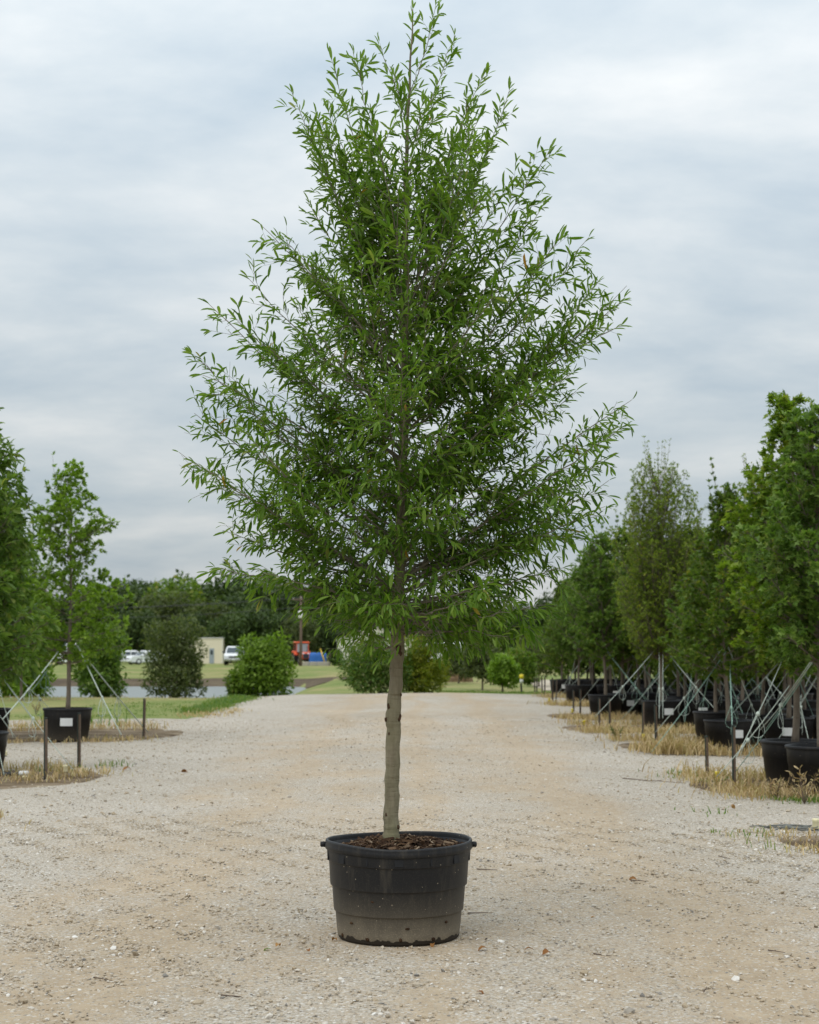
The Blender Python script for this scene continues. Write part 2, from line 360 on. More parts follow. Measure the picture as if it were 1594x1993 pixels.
def mat_stone():
    t = NT('stone'); g = t.N('ShaderNodeNewGeometry'); oi = t.N('ShaderNodeObjectInfo')
    f = t.math('FRACT', t.math('ADD', g.outputs['Random Per Island'], t.math('MULTIPLY', oi.outputs['Random'], 3.7)))
    c = t.ramp(f, [(0.0, (0.19, 0.18, 0.165)), (0.04, (0.29, 0.265, 0.23)), (0.15, (0.36, 0.29, 0.20)), (0.5, (0.44, 0.375, 0.285)), (0.8, (0.50, 0.445, 0.365)), (0.95, (0.60, 0.565, 0.51)), (1.0, (0.72, 0.70, 0.66))])
    n = t.noise(t.pos(), 60, 4, 0.6)
    c = t.mix(0.5, c, t.ramp(n, [(0.3, (0.75, 0.72, 0.68)), (0.7, (1.12, 1.12, 1.12))]), 'MULTIPLY')
    return t.done(t.bsdf(c, 0.9, 0.2))
M_STONE = mat_stone()
M_ROPE = plain('rope', (0.46, 0.52, 0.46), 0.8, 0.2, var=0.35, sc=14)
M_ROPEG = plain('rope_green', (0.26, 0.40, 0.33), 0.7, 0.3, var=0.3, sc=14)
M_STEEL = plain('post_green', (0.022, 0.035, 0.028), 0.6, 0.4, var=0.3, sc=20)
M_WOOD = plain('stake_wood', (0.13, 0.095, 0.07), 0.9, 0.2, var=0.45, sc=30, bump=0.5)
M_TAGW = plain('tag_white', (0.62, 0.63, 0.62), 0.6, 0.3, var=0.05)
M_CREAM = plain('cap_cream', (0.72, 0.66, 0.42), 0.5, 0.4, var=0.06)
M_YELLOWP = plain('cap_yellow', (0.72, 0.58, 0.03), 0.5, 0.4, var=0.06)
M_BLACK = plain('black_poly', (0.02, 0.022, 0.025), 0.5, 0.4)
M_PVC = plain('white_pvc', (0.7, 0.7, 0.68), 0.45, 0.4)
M_TUBE = plain('weathered_tube', (0.16, 0.165, 0.15), 0.7, 0.3, var=0.5, sc=20)

# ------------------------------------------------------------------ ground, road, beds, pond
def grid(xs, ys, zfun, name, mat, jit=0.0, kind='structure', label=None, cat=None):
    X, Y = np.meshgrid(xs, ys); X = X.copy(); Y = Y.copy()
    if jit:
        r = np.random.default_rng(3)
        w = lambda a: jit * (np.sin(a * 1.7 + 1) + 0.6 * np.sin(a * 4.3) + 0.4 * np.sin(a * 9.1)) / 2
        X[:, 0] += w(ys); X[:, -1] += w(ys + 5); Y[0, :] += w(xs + 2); Y[-1, :] += w(xs + 9)
        X[:, 0] += r.normal(0, jit * .2, len(ys)); Y[0, :] += r.normal(0, jit * .2, len(xs)); Y[-1, :] += r.normal(0, jit * .2, len(xs))
    V = np.stack([X, Y, zfun(X, Y)], -1).reshape(-1, 3); nx, ny = len(xs), len(ys)
    i = (np.arange(ny - 1)[:, None] * nx + np.arange(nx - 1)[None, :]).ravel()
    Fq = np.stack([i, i + 1, i + nx + 1, i + nx], 1)
    o = mesh_np(name, V, Fq.ravel(), np.full(len(Fq), 4), mat)
    tag(o, label, cat, None, kind); return o
def lin(a, b, st): return np.linspace(a, b, max(2, int(round((b - a) / st)) + 1))
gx = np.concatenate([[-3000, -1200, -500, -200, -120, -80], lin(-60, 60, 1.5), [80, 120, 200, 500, 1200, 3000]])
gy = np.concatenate([[-300, -60, -20], lin(-10, 130, 1.0), [150, 180, 220, 300, 500, 900, 1600, 3000]])
grid(gx, gy, H, 'ground', M_GRASS, label='mown grass ground around the nursery and pond', cat='ground')
bump_ = lambda X, Y: 0.006 * np.sin(X * 5.1 + 2 * np.sin(Y * 1.3)) * np.sin(Y * 4.1) + 0.004 * np.sin(X * 13 + Y * 7)
zr = lambda o_: (lambda X, Y: H(X, Y) + o_ + bump_(X, Y))
# gravel: nursery yard + road up to its crest, one sheet in two patches (lower patch and the stretch beside the lawn)
def road():
    xs = np.concatenate([[-45, -35, -25, -18], lin(-14, 14, 0.3), [18, 25, 35, 45]]); ys = lin(-6, 38.4, 0.3)
    parts = []
    for xs_, ys_ in ((xs, ys), (np.concatenate([lin(-5.0, 12, 0.3), [18, 25, 45]]), lin(38.4, 59, 0.4))):
        X, Y = np.meshgrid(xs_, ys_); X = X.copy(); Y = Y.copy()
        w = lambda a, j: j * (np.sin(a * 1.1 + 1) + 0.6 * np.sin(a * 2.7) + 0.4 * np.sin(a * 6.1))
        if ys_[0] > 30: X[:, 0] += w(ys_, 0.12) + np.clip((ys_ - 46) / 9, 0, 1) * 0.2
        else: Y[-1, :] += np.where(xs_ < -4.9, w(xs_, 0.15), 0)
        V = np.stack([X, Y, H(X, Y) + 0.015 + bump_(X, Y)], -1).reshape(-1, 3); nx, ny = len(xs_), len(ys_)
        i = (np.arange(ny - 1)[:, None] * nx + np.arange(nx - 1)[None, :]).ravel()
        parts.append((V, np.stack([i, i + 1, i + nx + 1, i + nx], 1)))
    n0 = len(parts[0][0]); V = np.concatenate([parts[0][0], parts[1][0]]); Fq = np.concatenate([parts[0][1], parts[1][1] + n0])
    o = mesh_np('gravel_road', V, Fq.ravel(), np.full(len(Fq), 4), M_GRAVEL)
    return tag(o, 'pale tan gravel road rising to a low crest', 'road', None, 'structure')
ROAD = road()
def bed(x_end, y0, y1, side, seed, out=26.0):
    """planting bed: rounded end by the road at x_end, running away from it"""
    r = np.random.default_rng(seed); n = 46; u = np.linspace(0, 1, n) ** 1.8
    ww = (y1 - y0) / 2; yc = (y0 + y1) / 2; V = []; m = 9
    for k in range(n):
        d = u[k] * out
        half = ww * math.sqrt(max(0.0, 1 - max(0, 1 - d / 1.3) ** 2)) * (1 + 0.06 * math.sin(d * 3 + seed)) + 0.02
        for j in range(m):
            y = yc + half * (2 * j / (m - 1) - 1) + (r.normal(0, 0.16) if j in (0, m - 1) else 0)
            x = x_end + side * d; hgt = 0.016 if 1 < j < m - 2 and k > 1 else (0.006 if 0 < j < m - 1 and k > 0 else -0.012)
            V.append((x, y, Hf(x, y) + hgt + 0.012 + (r.normal(0, 0.005) if 0 < j < m - 1 else 0)))
    Fq = [[k * m + j, (k + 1) * m + j, (k + 1) * m + j + 1, k * m + j + 1] if side > 0 else [k * m + j, k * m + j + 1, (k + 1) * m + j + 1, (k + 1) * m + j] for k in range(n - 1) for j in range(m - 1)]
    o = mesh_np('planting_bed', V, np.array(Fq).ravel(), np.full(len(Fq), 4), M_BED)
    return tag(o, kind='structure')
BEDS_R = [(3.15, 13.3, 15.4), (3.35, 18.3, 21.7), (3.5, 25.6, 30.4), (3.1, 32.0, 36.0), (3.3, 38.0, 42.5), (3.9, 46.0, 50.5), (4.2, 53, 58)]
BEDS_L = [(-3.95, 15.0, 16.6), (-3.95, 19.4, 23.4), (-4.35, 28.6, 35.2)]
for k, b in enumerate(BEDS_R): bed(b[0], b[1], b[2], 1, 40 + k)
for k, b in enumerate(BEDS_L): bed(b[0], b[1], b[2], -1, 60 + k)
def water():
    t = NT('pond_water'); p = t.pos((1, 0.35, 1))
    w = t.bsdf((0.16, 0.18, 0.165), 0.30, 0.5, t.bump(t.noise(p, 3.0, 4), 0.6, 0.05))
    m = t.done(w)
    o = MB().add([(-70, 60, -0.9), (4, 60, -0.9), (4, 130, -0.9), (-70, 130, -0.9)], [[0, 1, 2, 3]]).build('pond', m)
    tag(o, 'grey pond reflecting the sky behind the lawn', 'pond', None, 'structure')
water()
grid(lin(-60, -3.5, 1.5), lin(97.5, 107.5, 1.0), lambda X, Y: H(X, Y) + 0.02, 'pond_bank', M_BANK, 0.5)
grid(lin(6, 60, 1.5), lin(70, 92, 1.5), lambda X, Y: H(X, Y) + 0.02, 'gravel_lane', M_TAN, 0.4)

# ------------------------------------------------------------------ leaves and branches
def tmpl_lance(fold=0.25, curl=0.18):
    """lance-shaped leaf, length 1 along +x, half width 0.5, folded along the midrib"""
    V = [(0, 0, 0)]; st = [(0.24, 0.37), (0.52, 0.5), (0.80, 0.42)]
    for x, w in st:
        z = -curl * x * x
        V += [(x, w, z + fold * w), (x, 0, z), (x, -w, z + fold * w)]
    V.append((1, 0, -curl)); Fc = [[0, 2, 1], [0, 3, 2]]
    for k in range(2):
        a, b = 1 + 3 * k, 4 + 3 * k; Fc += [[a, a + 1, b + 1, b], [a + 1, a + 2, b + 2, b + 1]]
    Fc += [[7, 8, 10], [8, 9, 10]]
    return np.array(V, float), Fc
def tmpl_oak():
    """lobed oak leaf"""
    o = [(0.0, 0.03), (0.28, 0.42), (0.38, 0.13), (0.56, 0.52), (0.66, 0.15), (1.0, 0.0)]
    V = [(0.5, 0, 0.06)] + [(x, y, -0.25 * (x - .4) ** 2 - 0.10 * y) for x, y in o] + [(x, -y, -0.25 * (x - .4) ** 2 - 0.10 * y) for x, y in o[-2::-1]]
    n = len(V) - 1; Fc = [[0, 1 + (i + 1) % n, 1 + i] for i in range(n)]
    return np.array(V, float), Fc
def tmpl_oval():
    V = [(0, 0, 0), (0.45, 0.5, 0.08), (1, 0, -0.1), (0.45, -0.5, 0.08)]
    return np.array(V, float), [[0, 3, 2, 1]]
T_LANCE, T_OAK, T_OVAL = tmpl_lance(), tmpl_oak(), tmpl_oval()
def frames(D, Nn):
    D = D / (np.linalg.norm(D, axis=1)[:, None] + 1e-9)
    Nn = Nn - (Nn * D).sum(1)[:, None] * D; Nn /= np.linalg.norm(Nn, axis=1)[:, None] + 1e-9
    return D, np.cross(Nn, D), Nn
def leaves_mesh(name, T, P, D, Nn, Ln, Wd, mat, parent, young=None, loc=None):
    V0, Fc = T; X, Y, Z = frames(D, Nn)
    V = P[:, None, :] + Ln[:, None, None] * V0[None, :, 0, None] * X[:, None, :] + Wd[:, None, None] * V0[None, :, 1, None] * Y[:, None, :] + Ln[:, None, None] * V0[None, :, 2, None] * Z[:, None, :] * 0.6
    n, k = len(P), len(V0)
    fl = np.array([i for f in Fc for i in f]); sz = np.array([len(f) for f in Fc])
    flat = (fl[None, :] + (np.arange(n) * k)[:, None]).ravel()
    o = mesh_np(name, V.reshape(-1, 3), flat, np.tile(sz, n), mat, parent, True, loc)
    if young is not None:
        a = o.data.attributes.new('young', 'FLOAT', 'POINT'); a.data.foreach_set('value', np.repeat(young, k).astype(np.float32))
    return o
def unit(v): return v / (np.linalg.norm(v) + 1e-12)
def perp(d, r):
    a = np.cross(d, r.normal(size=3)); return unit(a)
def bez(a, b, c, n):
    t = np.linspace(0, 1, n)[:, None]; return (1 - t) ** 2 * a + 2 * t * (1 - t) * b + t * t * c

# ------------------------------------------------------------------ the potted oak in the road
Y0 = 9.55
def main_tree():
    r = np.random.default_rng(21)
    base = atY(762, 1622, Y0); loc = Vector(base)
    root = empty('oak_tree', base)
    tag(root, 'tall young oak with narrow leaves in the big black pot on the gravel road', 'tree')
    # trunk, traced
    tp = [(762, 1648, 17.5), (762, 1622, 15.8), (761, 1590, 14.6), (763, 1540, 14.2), (764, 1480, 14.0), (766, 1420, 14.0), (765, 1390, 14.6), (769, 1350, 13.2), (772, 1300, 12.6), (774, 1250, 13.5), (773, 1205, 12.0),
          (777, 1120, 11.0), (782, 1000, 10.0), (785, 880, 9.0), (787, 760, 8.2), (788, 640, 7.2), (790, 520, 6.0), (789, 400, 4.8), (791, 300, 3.8), (795, 200, 2.8), (800, 100, 1.9), (804, 20, 1.1)]
    TP = np.array([atY(a, b, Y0) for a, b, _ in tp]); TR = np.array([w / 338.0 for *_, w in tp])
    TP[11:, 1] += 0.03 * np.sin(np.arange(len(tp) - 11)); TR[0] *= 1.05
    # resample with small irregularities
    n = 120; s = np.linspace(0, len(tp) - 1, n); idx = np.arange(len(tp))
    P = np.stack([np.interp(s, idx, TP[:, k]) for k in range(3)], 1); R = np.interp(s, idx, TR)
    P[:, 0] += 0.0025 * np.sin(s * 5.3); R *= 1 + 0.035 * np.sin(s * 9.7) + 0.03 * np.sin(s * 23.1)
    mb = MB(); mb.tube(P - base, R, 14); trunk = mb.build('trunk', M_BARK, root, True)
    for px_, py_, w in ((757, 1374, 11), (752, 1400, 10), (777, 1397, 13), (757, 1428, 8), (776, 1262, 15), (779, 1272, 11), (752, 1585, 7), (775, 1608, 8), (780, 1352, 7)):
        q = atY(px_, py_, Y0)
        cx = np.interp(q[2], P[:, 2], P[:, 0]); rad = np.interp(q[2], P[:, 2], R)
        dx = np.clip((q[0] - cx) / rad, -0.98, 0.98); q = np.array([cx + dx * rad * .96, Y0 - math.sqrt(1 - dx * dx) * rad * .92, q[2]])
        k = MB().blob((0, 0, 0), (w * .8 / 338, w * .55 / 338, w * 1.1 / 338), int(px_ + py_), 2, 0.25)
        k.build('knot', M_KNOT, trunk, True, q - base)
    ztr = lambda z: np.array([np.interp(z, P[:, 2], P[:, 0]), np.interp(z, P[:, 2], P[:, 1]), z])
    zpx = lambda py: atY(CX, py, Y0)[2]
    # crown outline: left and right extents (photo px) by height
    env = np.array([(0, 792, 852), (60, 775, 880), (130, 655, 905), (200, 585, 985), (300, 590, 1050), (400, 600, 1045), (470, 520, 1090), (540, 490, 1155), (620, 440, 1190), (700, 410, 1195), (800, 395, 1210), (900, 385, 1195), (980, 430, 1180), (1050, 450, 1140), (1110, 470, 1100), (1160, 540, 1075), (1210, 630, 1060), (1250, 680, 990)], float)
    slope = lambda py: np.interp(py, [0, 180, 300, 450, 600, 800, 1000, 1100, 1200, 1245], [3.0, 2.5, 1.9, 1.15, 0.85, 0.65, 0.42, 0.25, 0.08, 0.0])
    tips = [(848, 6, .02), (884, 68, .0), (640, 92, .1), (688, 112, -.1), (737, 82, .05), (568, 180, .0), (592, 240, .2), (940, 158, -.1), (994, 162, .1), (1072, 290, .0), (1052, 415, -.15), (1000, 330, .3), (930, 260, -.3), (1148, 458, .05), (1085, 476, -.2), (1168, 542, .1), (1208, 588, .0), (1204, 640, -.1), (1130, 748, .25), (1105, 742, -.3), (1230, 778, .0), (1200, 842, -.2), (1196, 880, .15), (1185, 935, 0), (1172, 990, -.15), (1100, 1032, .2), (1098, 1105, .0), (1060, 1178, -.1), (1040, 1222, .15), (985, 1240, -.25),
            (600, 388, .1), (508, 438, .0), (572, 498, .15), (545, 478, -.2), (482, 540, .0), (404, 588, .05), (470, 640, -.25), (370, 688, .0), (398, 735, -.1), (376, 802, .05), (468, 780, .3), (348, 880, .0), (384, 905, -.15), (430, 945, .2), (442, 1035, .0), (432, 1106, -.05), (520, 1120, -.3), (560, 1165, .2), (640, 1205, -.1), (682, 1246, .1), (700, 1228, -.35), (730, 1205, -.5), (650, 1165, -.45), (610, 1130, .45), (860, 1232, -.35), (925, 1215, .3), (985, 1195, -.4), (900, 1175, -.6), (1015, 1170, .4), (840, 1195, -.5), (760, 1180, -.6), (700, 1150, .5), (820, 1150, .6), (950, 1140, -.6), (620, 250, -.25), (860, 150, .15), (770, 160, -.15), (830, 230, .3), (700, 230, .3)]
    targets = [atY(a, b, Y0) + np.array([0, d, 0]) for a, b, d in tips]; pys = [b for _, b, _ in tips]
    # fillers through the crown's depth
    m = 78
    for k in range(m):
        py = 190 + (1150 - 190) * ((k + r.uniform()) / m) ** 0.95
        az = k * 2.39996 + r.normal(0, .25)
        l, rr = np.interp(py, env[:, 0], env[:, 1]), np.interp(py, env[:, 0], env[:, 2])
        c = ztr(zpx(py)); cpx = CX + c[0] * F / Y0
        rl, rg = (cpx - l) / 338, (rr - cpx) / 338; mean = 0.5 * (rl + rg)
        ca, sa = math.cos(az), math.sin(az); side = rg if ca > 0 else rl
        rad = (abs(ca) * side + (1 - abs(ca)) * mean) * r.uniform(0.42, 0.86)
        targets.append(c + np.array([ca * rad, sa * rad, r.normal(0, .03)])); pys.append(py)
    LP, LD, LN, LL, LW, LY = [], [], [], [], [], []
    up = np.array([0, 0, 1.0]); zmin, zmax = zpx(1245), zpx(0)
    def put_leaves(pts, a0, dens, sz, yg):
        """leaves alternate along a shoot from fraction a0 to its tip, with a few at the very tip"""
        seg = np.linalg.norm(np.diff(pts, axis=0), axis=1); Lt = seg.sum(); cum = np.concatenate([[0], np.cumsum(seg)]) / Lt
        nl = max(3, int(Lt * (1 - a0) / dens)); ph = r.uniform(0, 6.3)
        for j in range(nl + 2):
            f = min(1.0, a0 + (1 - a0) * (j + r.uniform(0, .6)) / nl)
            q = np.array([np.interp(f, cum, pts[:, i]) for i in range(3)])
            i0 = min(len(seg) - 1, int(np.searchsorted(cum, f) - 1)) if f > 0 else 0
            d = unit(pts[i0 + 1] - pts[i0]); a = perp(d, np.random.default_rng(1)); b = np.cross(d, a)
            ph += 2.4 + r.normal(0, .35)
            lat = a * math.cos(ph) + b * math.sin(ph)
            sp = r.uniform(0.45, 1.3) if f < .97 else r.uniform(.15, .5)
            ld = unit(d * math.cos(sp) + lat * math.sin(sp) + up * droop(q[2], r))
            LP.append(q); LD.append(ld)
            LN.append(up * 1.0 + lat * 0.2 + r.normal(0, .42, 3)); s_ = sz * r.uniform(.55, 1.22) * (0.8 if f > .93 else 1)
            LL.append(s_); LW.append(s_ * r.uniform(.165, .235)); LY.append(np.clip(yg + r.normal(0, .18) + .35 * (f > .9), 0, 1))
    def droop(z, r): return np.interp(z, [zmin, zmin + .5, zmin + 1.4, zmax], [-.60, -.42, -.16, .05]) + r.normal(0, .30)
    for ti, (tgt, py) in enumerate(zip(targets, pys)):
        rad0 = math.hypot(tgt[0] - ztr(tgt[2])[0], tgt[1] - ztr(tgt[2])[1])
        za = max(zmin + r.uniform(-.02, .10), tgt[2] - rad0 * slope(py) * r.uniform(.85, 1.15)) if py < 1190 else tgt[2] + r.uniform(-.06, .04)
        za = min(za, tgt[2] + .05, P[-1, 2] - .25); a = ztr(za)
        if py < 120: a = ztr(min(za, tgt[2] - .55))
        L = np.linalg.norm(tgt - a)
        mid = (a + tgt) / 2 + np.array([0, 0, L * r.uniform(-.09, .05)]) + r.normal(0, .035 * L, 3)
        pts = bez(a, mid, tgt, 14); pts[1:-1] += r.normal(0, .006, (12, 3))
        r0 = np.interp(za, P[:, 2], R) * 0.30 * min(1, .45 + L * .5); rr_ = np.linspace(max(r0, .0035), .0014, 14)
        mb = MB(); mb.tube(pts - base, rr_, 6)
        yg0 = np.interp(tgt[2], [3.2, 4.4, 5.2], [.0, .22, .60])
        topness = np.interp(tgt[2], [3.8, 5.2], [0, 1])
        put_leaves(pts, 0.42 if L > .5 else .3, .024, .092, yg0)
        # secondaries
        ns = int(L / (.078 + .065 * topness)); sgn = r.choice([-1, 1])
        for k in range(ns):
            f = .07 + .86 * (k + r.uniform(.1, .9)) / ns; i0 = int(f * 13); q = pts[i0] + (pts[min(13, i0 + 1)] - pts[i0]) * (f * 13 - i0)
            d = unit(pts[min(13, i0 + 1)] - pts[max(0, i0 - 1)]); side = unit(np.cross(d, up) + 1e-6); sgn = -sgn
            lat = unit(side * sgn * r.uniform(.5, 1.1) + up * r.normal(.0, .6))
            ang = r.uniform(.55, .95) - .25 * topness; l2 = min(.46, (.13 + .42 * (1 - f) * L * r.uniform(.5, 1.0))) * (1 - .38 * topness) * r.uniform(.7, 1.15)
            d2 = unit(d * math.cos(ang) + lat * math.sin(ang)); e = q + d2 * l2 + up * l2 * (.10 * r.normal() + .10 * topness - .06 * (1 - topness))
            p2 = bez(q, q + d2 * l2 * .5 + r.normal(0, .10, 3) * l2, e + r.normal(0, .12, 3) * l2, 7)
            mb.tube(p2 - base, np.linspace(max(.0013, rr_[i0] * .38), .0008, 7), 4, False)
            put_leaves(p2, .12, .0235, .088 * r.uniform(.75, 1.2), yg0)
            for kk in range(int(l2 / .105)):
                f3 = r.uniform(.15, .75); j0 = int(f3 * 6); q3 = p2[j0]; d3 = unit(d2 * r.uniform(.6, 1) + perp(d2, r) * r.uniform(.5, .9) + up * .12)
                l3 = r.uniform(.06, .15); p3 = bez(q3, q3 + d3 * l3 * .5, q3 + d3 * l3 + up * r.normal(0, .1) * l3, 4)
                mb.tube(p3 - base, np.linspace(.0011, .0007, 4), 3, False); put_leaves(p3, .1, .022, .080, yg0)
        mb.build('branch', M_TWIG, root, True)
    # short leafy shoots straight from the trunk
    mb = MB()
    for k in range(150):
        z = zpx(1215) + (zpx(330) - zpx(1215)) * (k + r.uniform()) / 150; q = ztr(z); az = k * 2.4 + r.normal(0, .4); l = r.uniform(.10, .34)
        e = q + np.array([math.cos(az) * l, math.sin(az) * l, l * r.uniform(.1, .9)]); p2 = bez(q, (q + e) / 2 + [0, 0, -.03 * l], e, 6)
        mb.tube(p2 - base, np.linspace(.0028, .001, 6), 4, False); put_leaves(p2, .2, .022, .095, .0)
    mb.build('branch', M_TWIG, root, True)
    # leader
    put_leaves(P[-22:], 0.1, .022, .085, .5)
    # one bare shoot tip sticking out on the right
    mb = MB(); b0, b1 = atY(1168, 610, Y0), atY(1220, 556, Y0)
    mb.tube(bez(atY(1120, 660, Y0), b0, b1, 8) - base, np.linspace(.003, .0013, 8), 5); mb.build('branch', M_TWIG, root, True)
    LP, LD, LN = (np.array(a) - (base if i == 0 else 0) for i, a in enumerate((LP, LD, LN))); LL, LW, LY = map(np.array, (LL, LW, LY))
    # thin out inside gaps: noise-based so the sky shows through in clumps
    w = np.random.default_rng(5).normal(size=(6, 3)) * 5.2; ph = np.random.default_rng(6).uniform(0, 6.3, 6)
    nz = np.sin(LP @ w.T + ph).sum(1) / 2.4
    keep = r.uniform(size=len(LP)) < np.where(LP[:, 2] + base[2] > 4.2, 1.0, np.clip(.84 - .55 * nz, .15, 1.0))
    LP, LD, LN, LL, LW, LY = (a[keep] for a in (LP, LD, LN, LL, LW, LY))
    X, Yv, Z = frames(LD, LN)
    vw = LP + base - EYE; vw /= np.linalg.norm(vw, axis=1)[:, None]
    area = LL * LW * np.abs((Z * vw).sum(1)); score = area * (1.0 - 1.2 * np.clip(LP[:, 1], -.9, .9))
    big = np.argsort(-score)[:300]; msk = np.ones(len(LP), bool); msk[big] = False
    f = leaves_mesh('foliage', T_LANCE, LP[msk], LD[msk], LN[msk], LL[msk], LW[msk], M_LEAF, root, LY[msk]); tag(f, kind='stuff')
    V0, Fc = T_LANCE; me = None
    for i in big:
        if me is None:
            o = mesh_np('leaf', V0 * np.array([1, 1, .6]), [v for q in Fc for v in q], [len(q) for q in Fc], M_LEAF, root); me = o.data
        else:
            o = bpy.data.objects.new('leaf', me); link(o, root)
        Mx = Matrix.Identity(4)
        for c_, (ax, sc_) in enumerate(((X[i], LL[i]), (Yv[i], LW[i]), (Z[i], LL[i]))):
            for r_ in range(3): Mx[r_][c_] = ax[r_] * sc_
        for r_ in range(3): Mx[r_][3] = LP[i][r_]
        o.matrix_basis = Mx
    print('MAIN LEAVES', len(LP))
    return root
main_tree()

def main_pot():
    c = np.array([-0.062, Y0, 0.0]); c[2] = Hf(c[0], c[1]) + 0.012
    root = empty('nursery_pot', c)
    tag(root, 'large dusty black plastic pot holding the tall oak in mid road', 'pot')
    def wob(q, a):
        q = q.copy(); k = q[2] / .54
        q[0] *= 1 + .004 * math.sin(3 * a + 1) * k; q[2] += (-.010 * math.exp(-((a - 4.55) / .55) ** 2) + .006 * math.sin(2 * a + .6)) * k ** 3
        return q
    prof = [(.02, .004), (.335, .004), (.343, .014), (.349, .06), (.357, .150), (.359, .156), (.366, .158), (.367, .162), (.377, .290), (.379, .296), (.387, .298), (.388, .302), (.396, .425), (.398, .432), (.404, .434), (.405, .438), (.409, .497)]
    m = MB().lathe(prof, 72, fn=wob); body = m.build('wall', M_POT, root, True)
    inner = [(.407, .52), (.398, .518), (.392, .46), (.386, .42)]
    MB().lathe(inner, 72, fn=wob).build('inner_wall', M_POTP, root, True)
    rim = [(.400, .494), (.414, .492), (.419, .498), (.4195, .518), (.416, .530), (.417, .534), (.414, .543), (.408, .546), (.402, .543), (.399, .534), (.399, .500)]
    rm = MB().lathe(rim, 72, fn=wob).build('rim', M_POT, root, True)
    for sgn in (-1, 1):   # lifting lugs on either side
        h = MB(); h.tube([(sgn * .408, -.01, .515), (sgn * .428, -.012, .517), (sgn * .440, -.013, .516), (sgn * .444, -.013, .516)], [.016, .0165, .0155, .010], 10)
        h.build('handle', M_POTP, rm, True)
    for k in range(14):   # vertical ribs of the collar
        a = k * 2 * math.pi / 14 + .24; w = .012 if k % 2 else .05
        h = MB().box((0, 0, 0), (.006, w, .056), bev=.002)
        o = h.build('rib', M_POTP, root); o.location = (.4065 * math.cos(a), .4065 * math.sin(a), .466); o.rotation_euler = (0, math.radians(-3.4), a)
    for a, z in ((4.33, .245), (4.86, .1), (3.9, .115), (5.55, .12), (4.75, .038), (4.2, .035), (5.3, .035), (3.6, .035)):   # drain holes, dark plugs of soil
        rr_ = .343 + z * .115
        h = MB().blob((0, 0, 0), (.012, .026, .016 if z > .05 else .026), int(z * 1e4), 1, .2); o = h.build('drain_hole', M_SOIL, root, True)
        o.location = (rr_ * math.cos(a), rr_ * math.sin(a), z); o.rotation_euler = (0, 0, a)
    # mulch mound, uneven
    r = np.random.default_rng(11); V = []; n = 48; rings = [0, .06, .12, .18, .24, .29, .33, .36, .385]
    for rr_ in rings:
        for j in range(n):
            a = j * 2 * math.pi / n; x, y = rr_ * math.cos(a), rr_ * math.sin(a)
            z = .535 - .045 * (rr_ / .385) ** 3 - .03 * max(0, -math.cos(a - .4)) * (rr_ / .385) ** 2 + .008 * math.sin(x * 31 + y * 17) + .006 * math.sin(y * 43) + r.normal(0, .004)
            V.append((x, y, z))
    Fc = [[i * n + j, i * n + (j + 1) % n, (i + 1) * n + (j + 1) % n, (i + 1) * n + j] for i in range(len(rings) - 1) for j in range(n)]
    MB().add(V, Fc).build('soil', M_SOIL, root, True)
    t = NT('bark_chips'); g = t.N('ShaderNodeNewGeometry')
    MC = t.done(t.bsdf(t.ramp(g.outputs['Random Per Island'], [(0, (.018, .010, .006)), (.4, (.055, .03, .017)), (.75, (.11, .065, .036)), (.93, (.20, .14, .09)), (1, (.38, .30, .22))]), .9, .15))
    m = MB()
    for k in range(1500):
        a = r.uniform(0, 6.3); q = .385 * math.sqrt(r.uniform(.015, 1))
        x, y = q * math.cos(a), q * math.sin(a)
        z = .54 - .045 * (q / .385) ** 3 - .03 * max(0, -math.cos(a - .4)) * (q / .385) ** 2 + r.uniform(-.004, .010)
        R3 = np.array((Matrix.Rotation(r.uniform(0, 6.3), 3, 'Z') @ Matrix.Rotation(r.normal(0, .5), 3, 'X') @ Matrix.Rotation(r.normal(0, .4), 3, 'Y')))
        l = r.lognormal(math.log(.018), .5); m.box((x, y, z), (l, l * r.uniform(.25, .5), l * .18), M=R3)
    o = m.build('bark_chip_layer', MC, root); tag(o, kind='stuff')
main_pot()

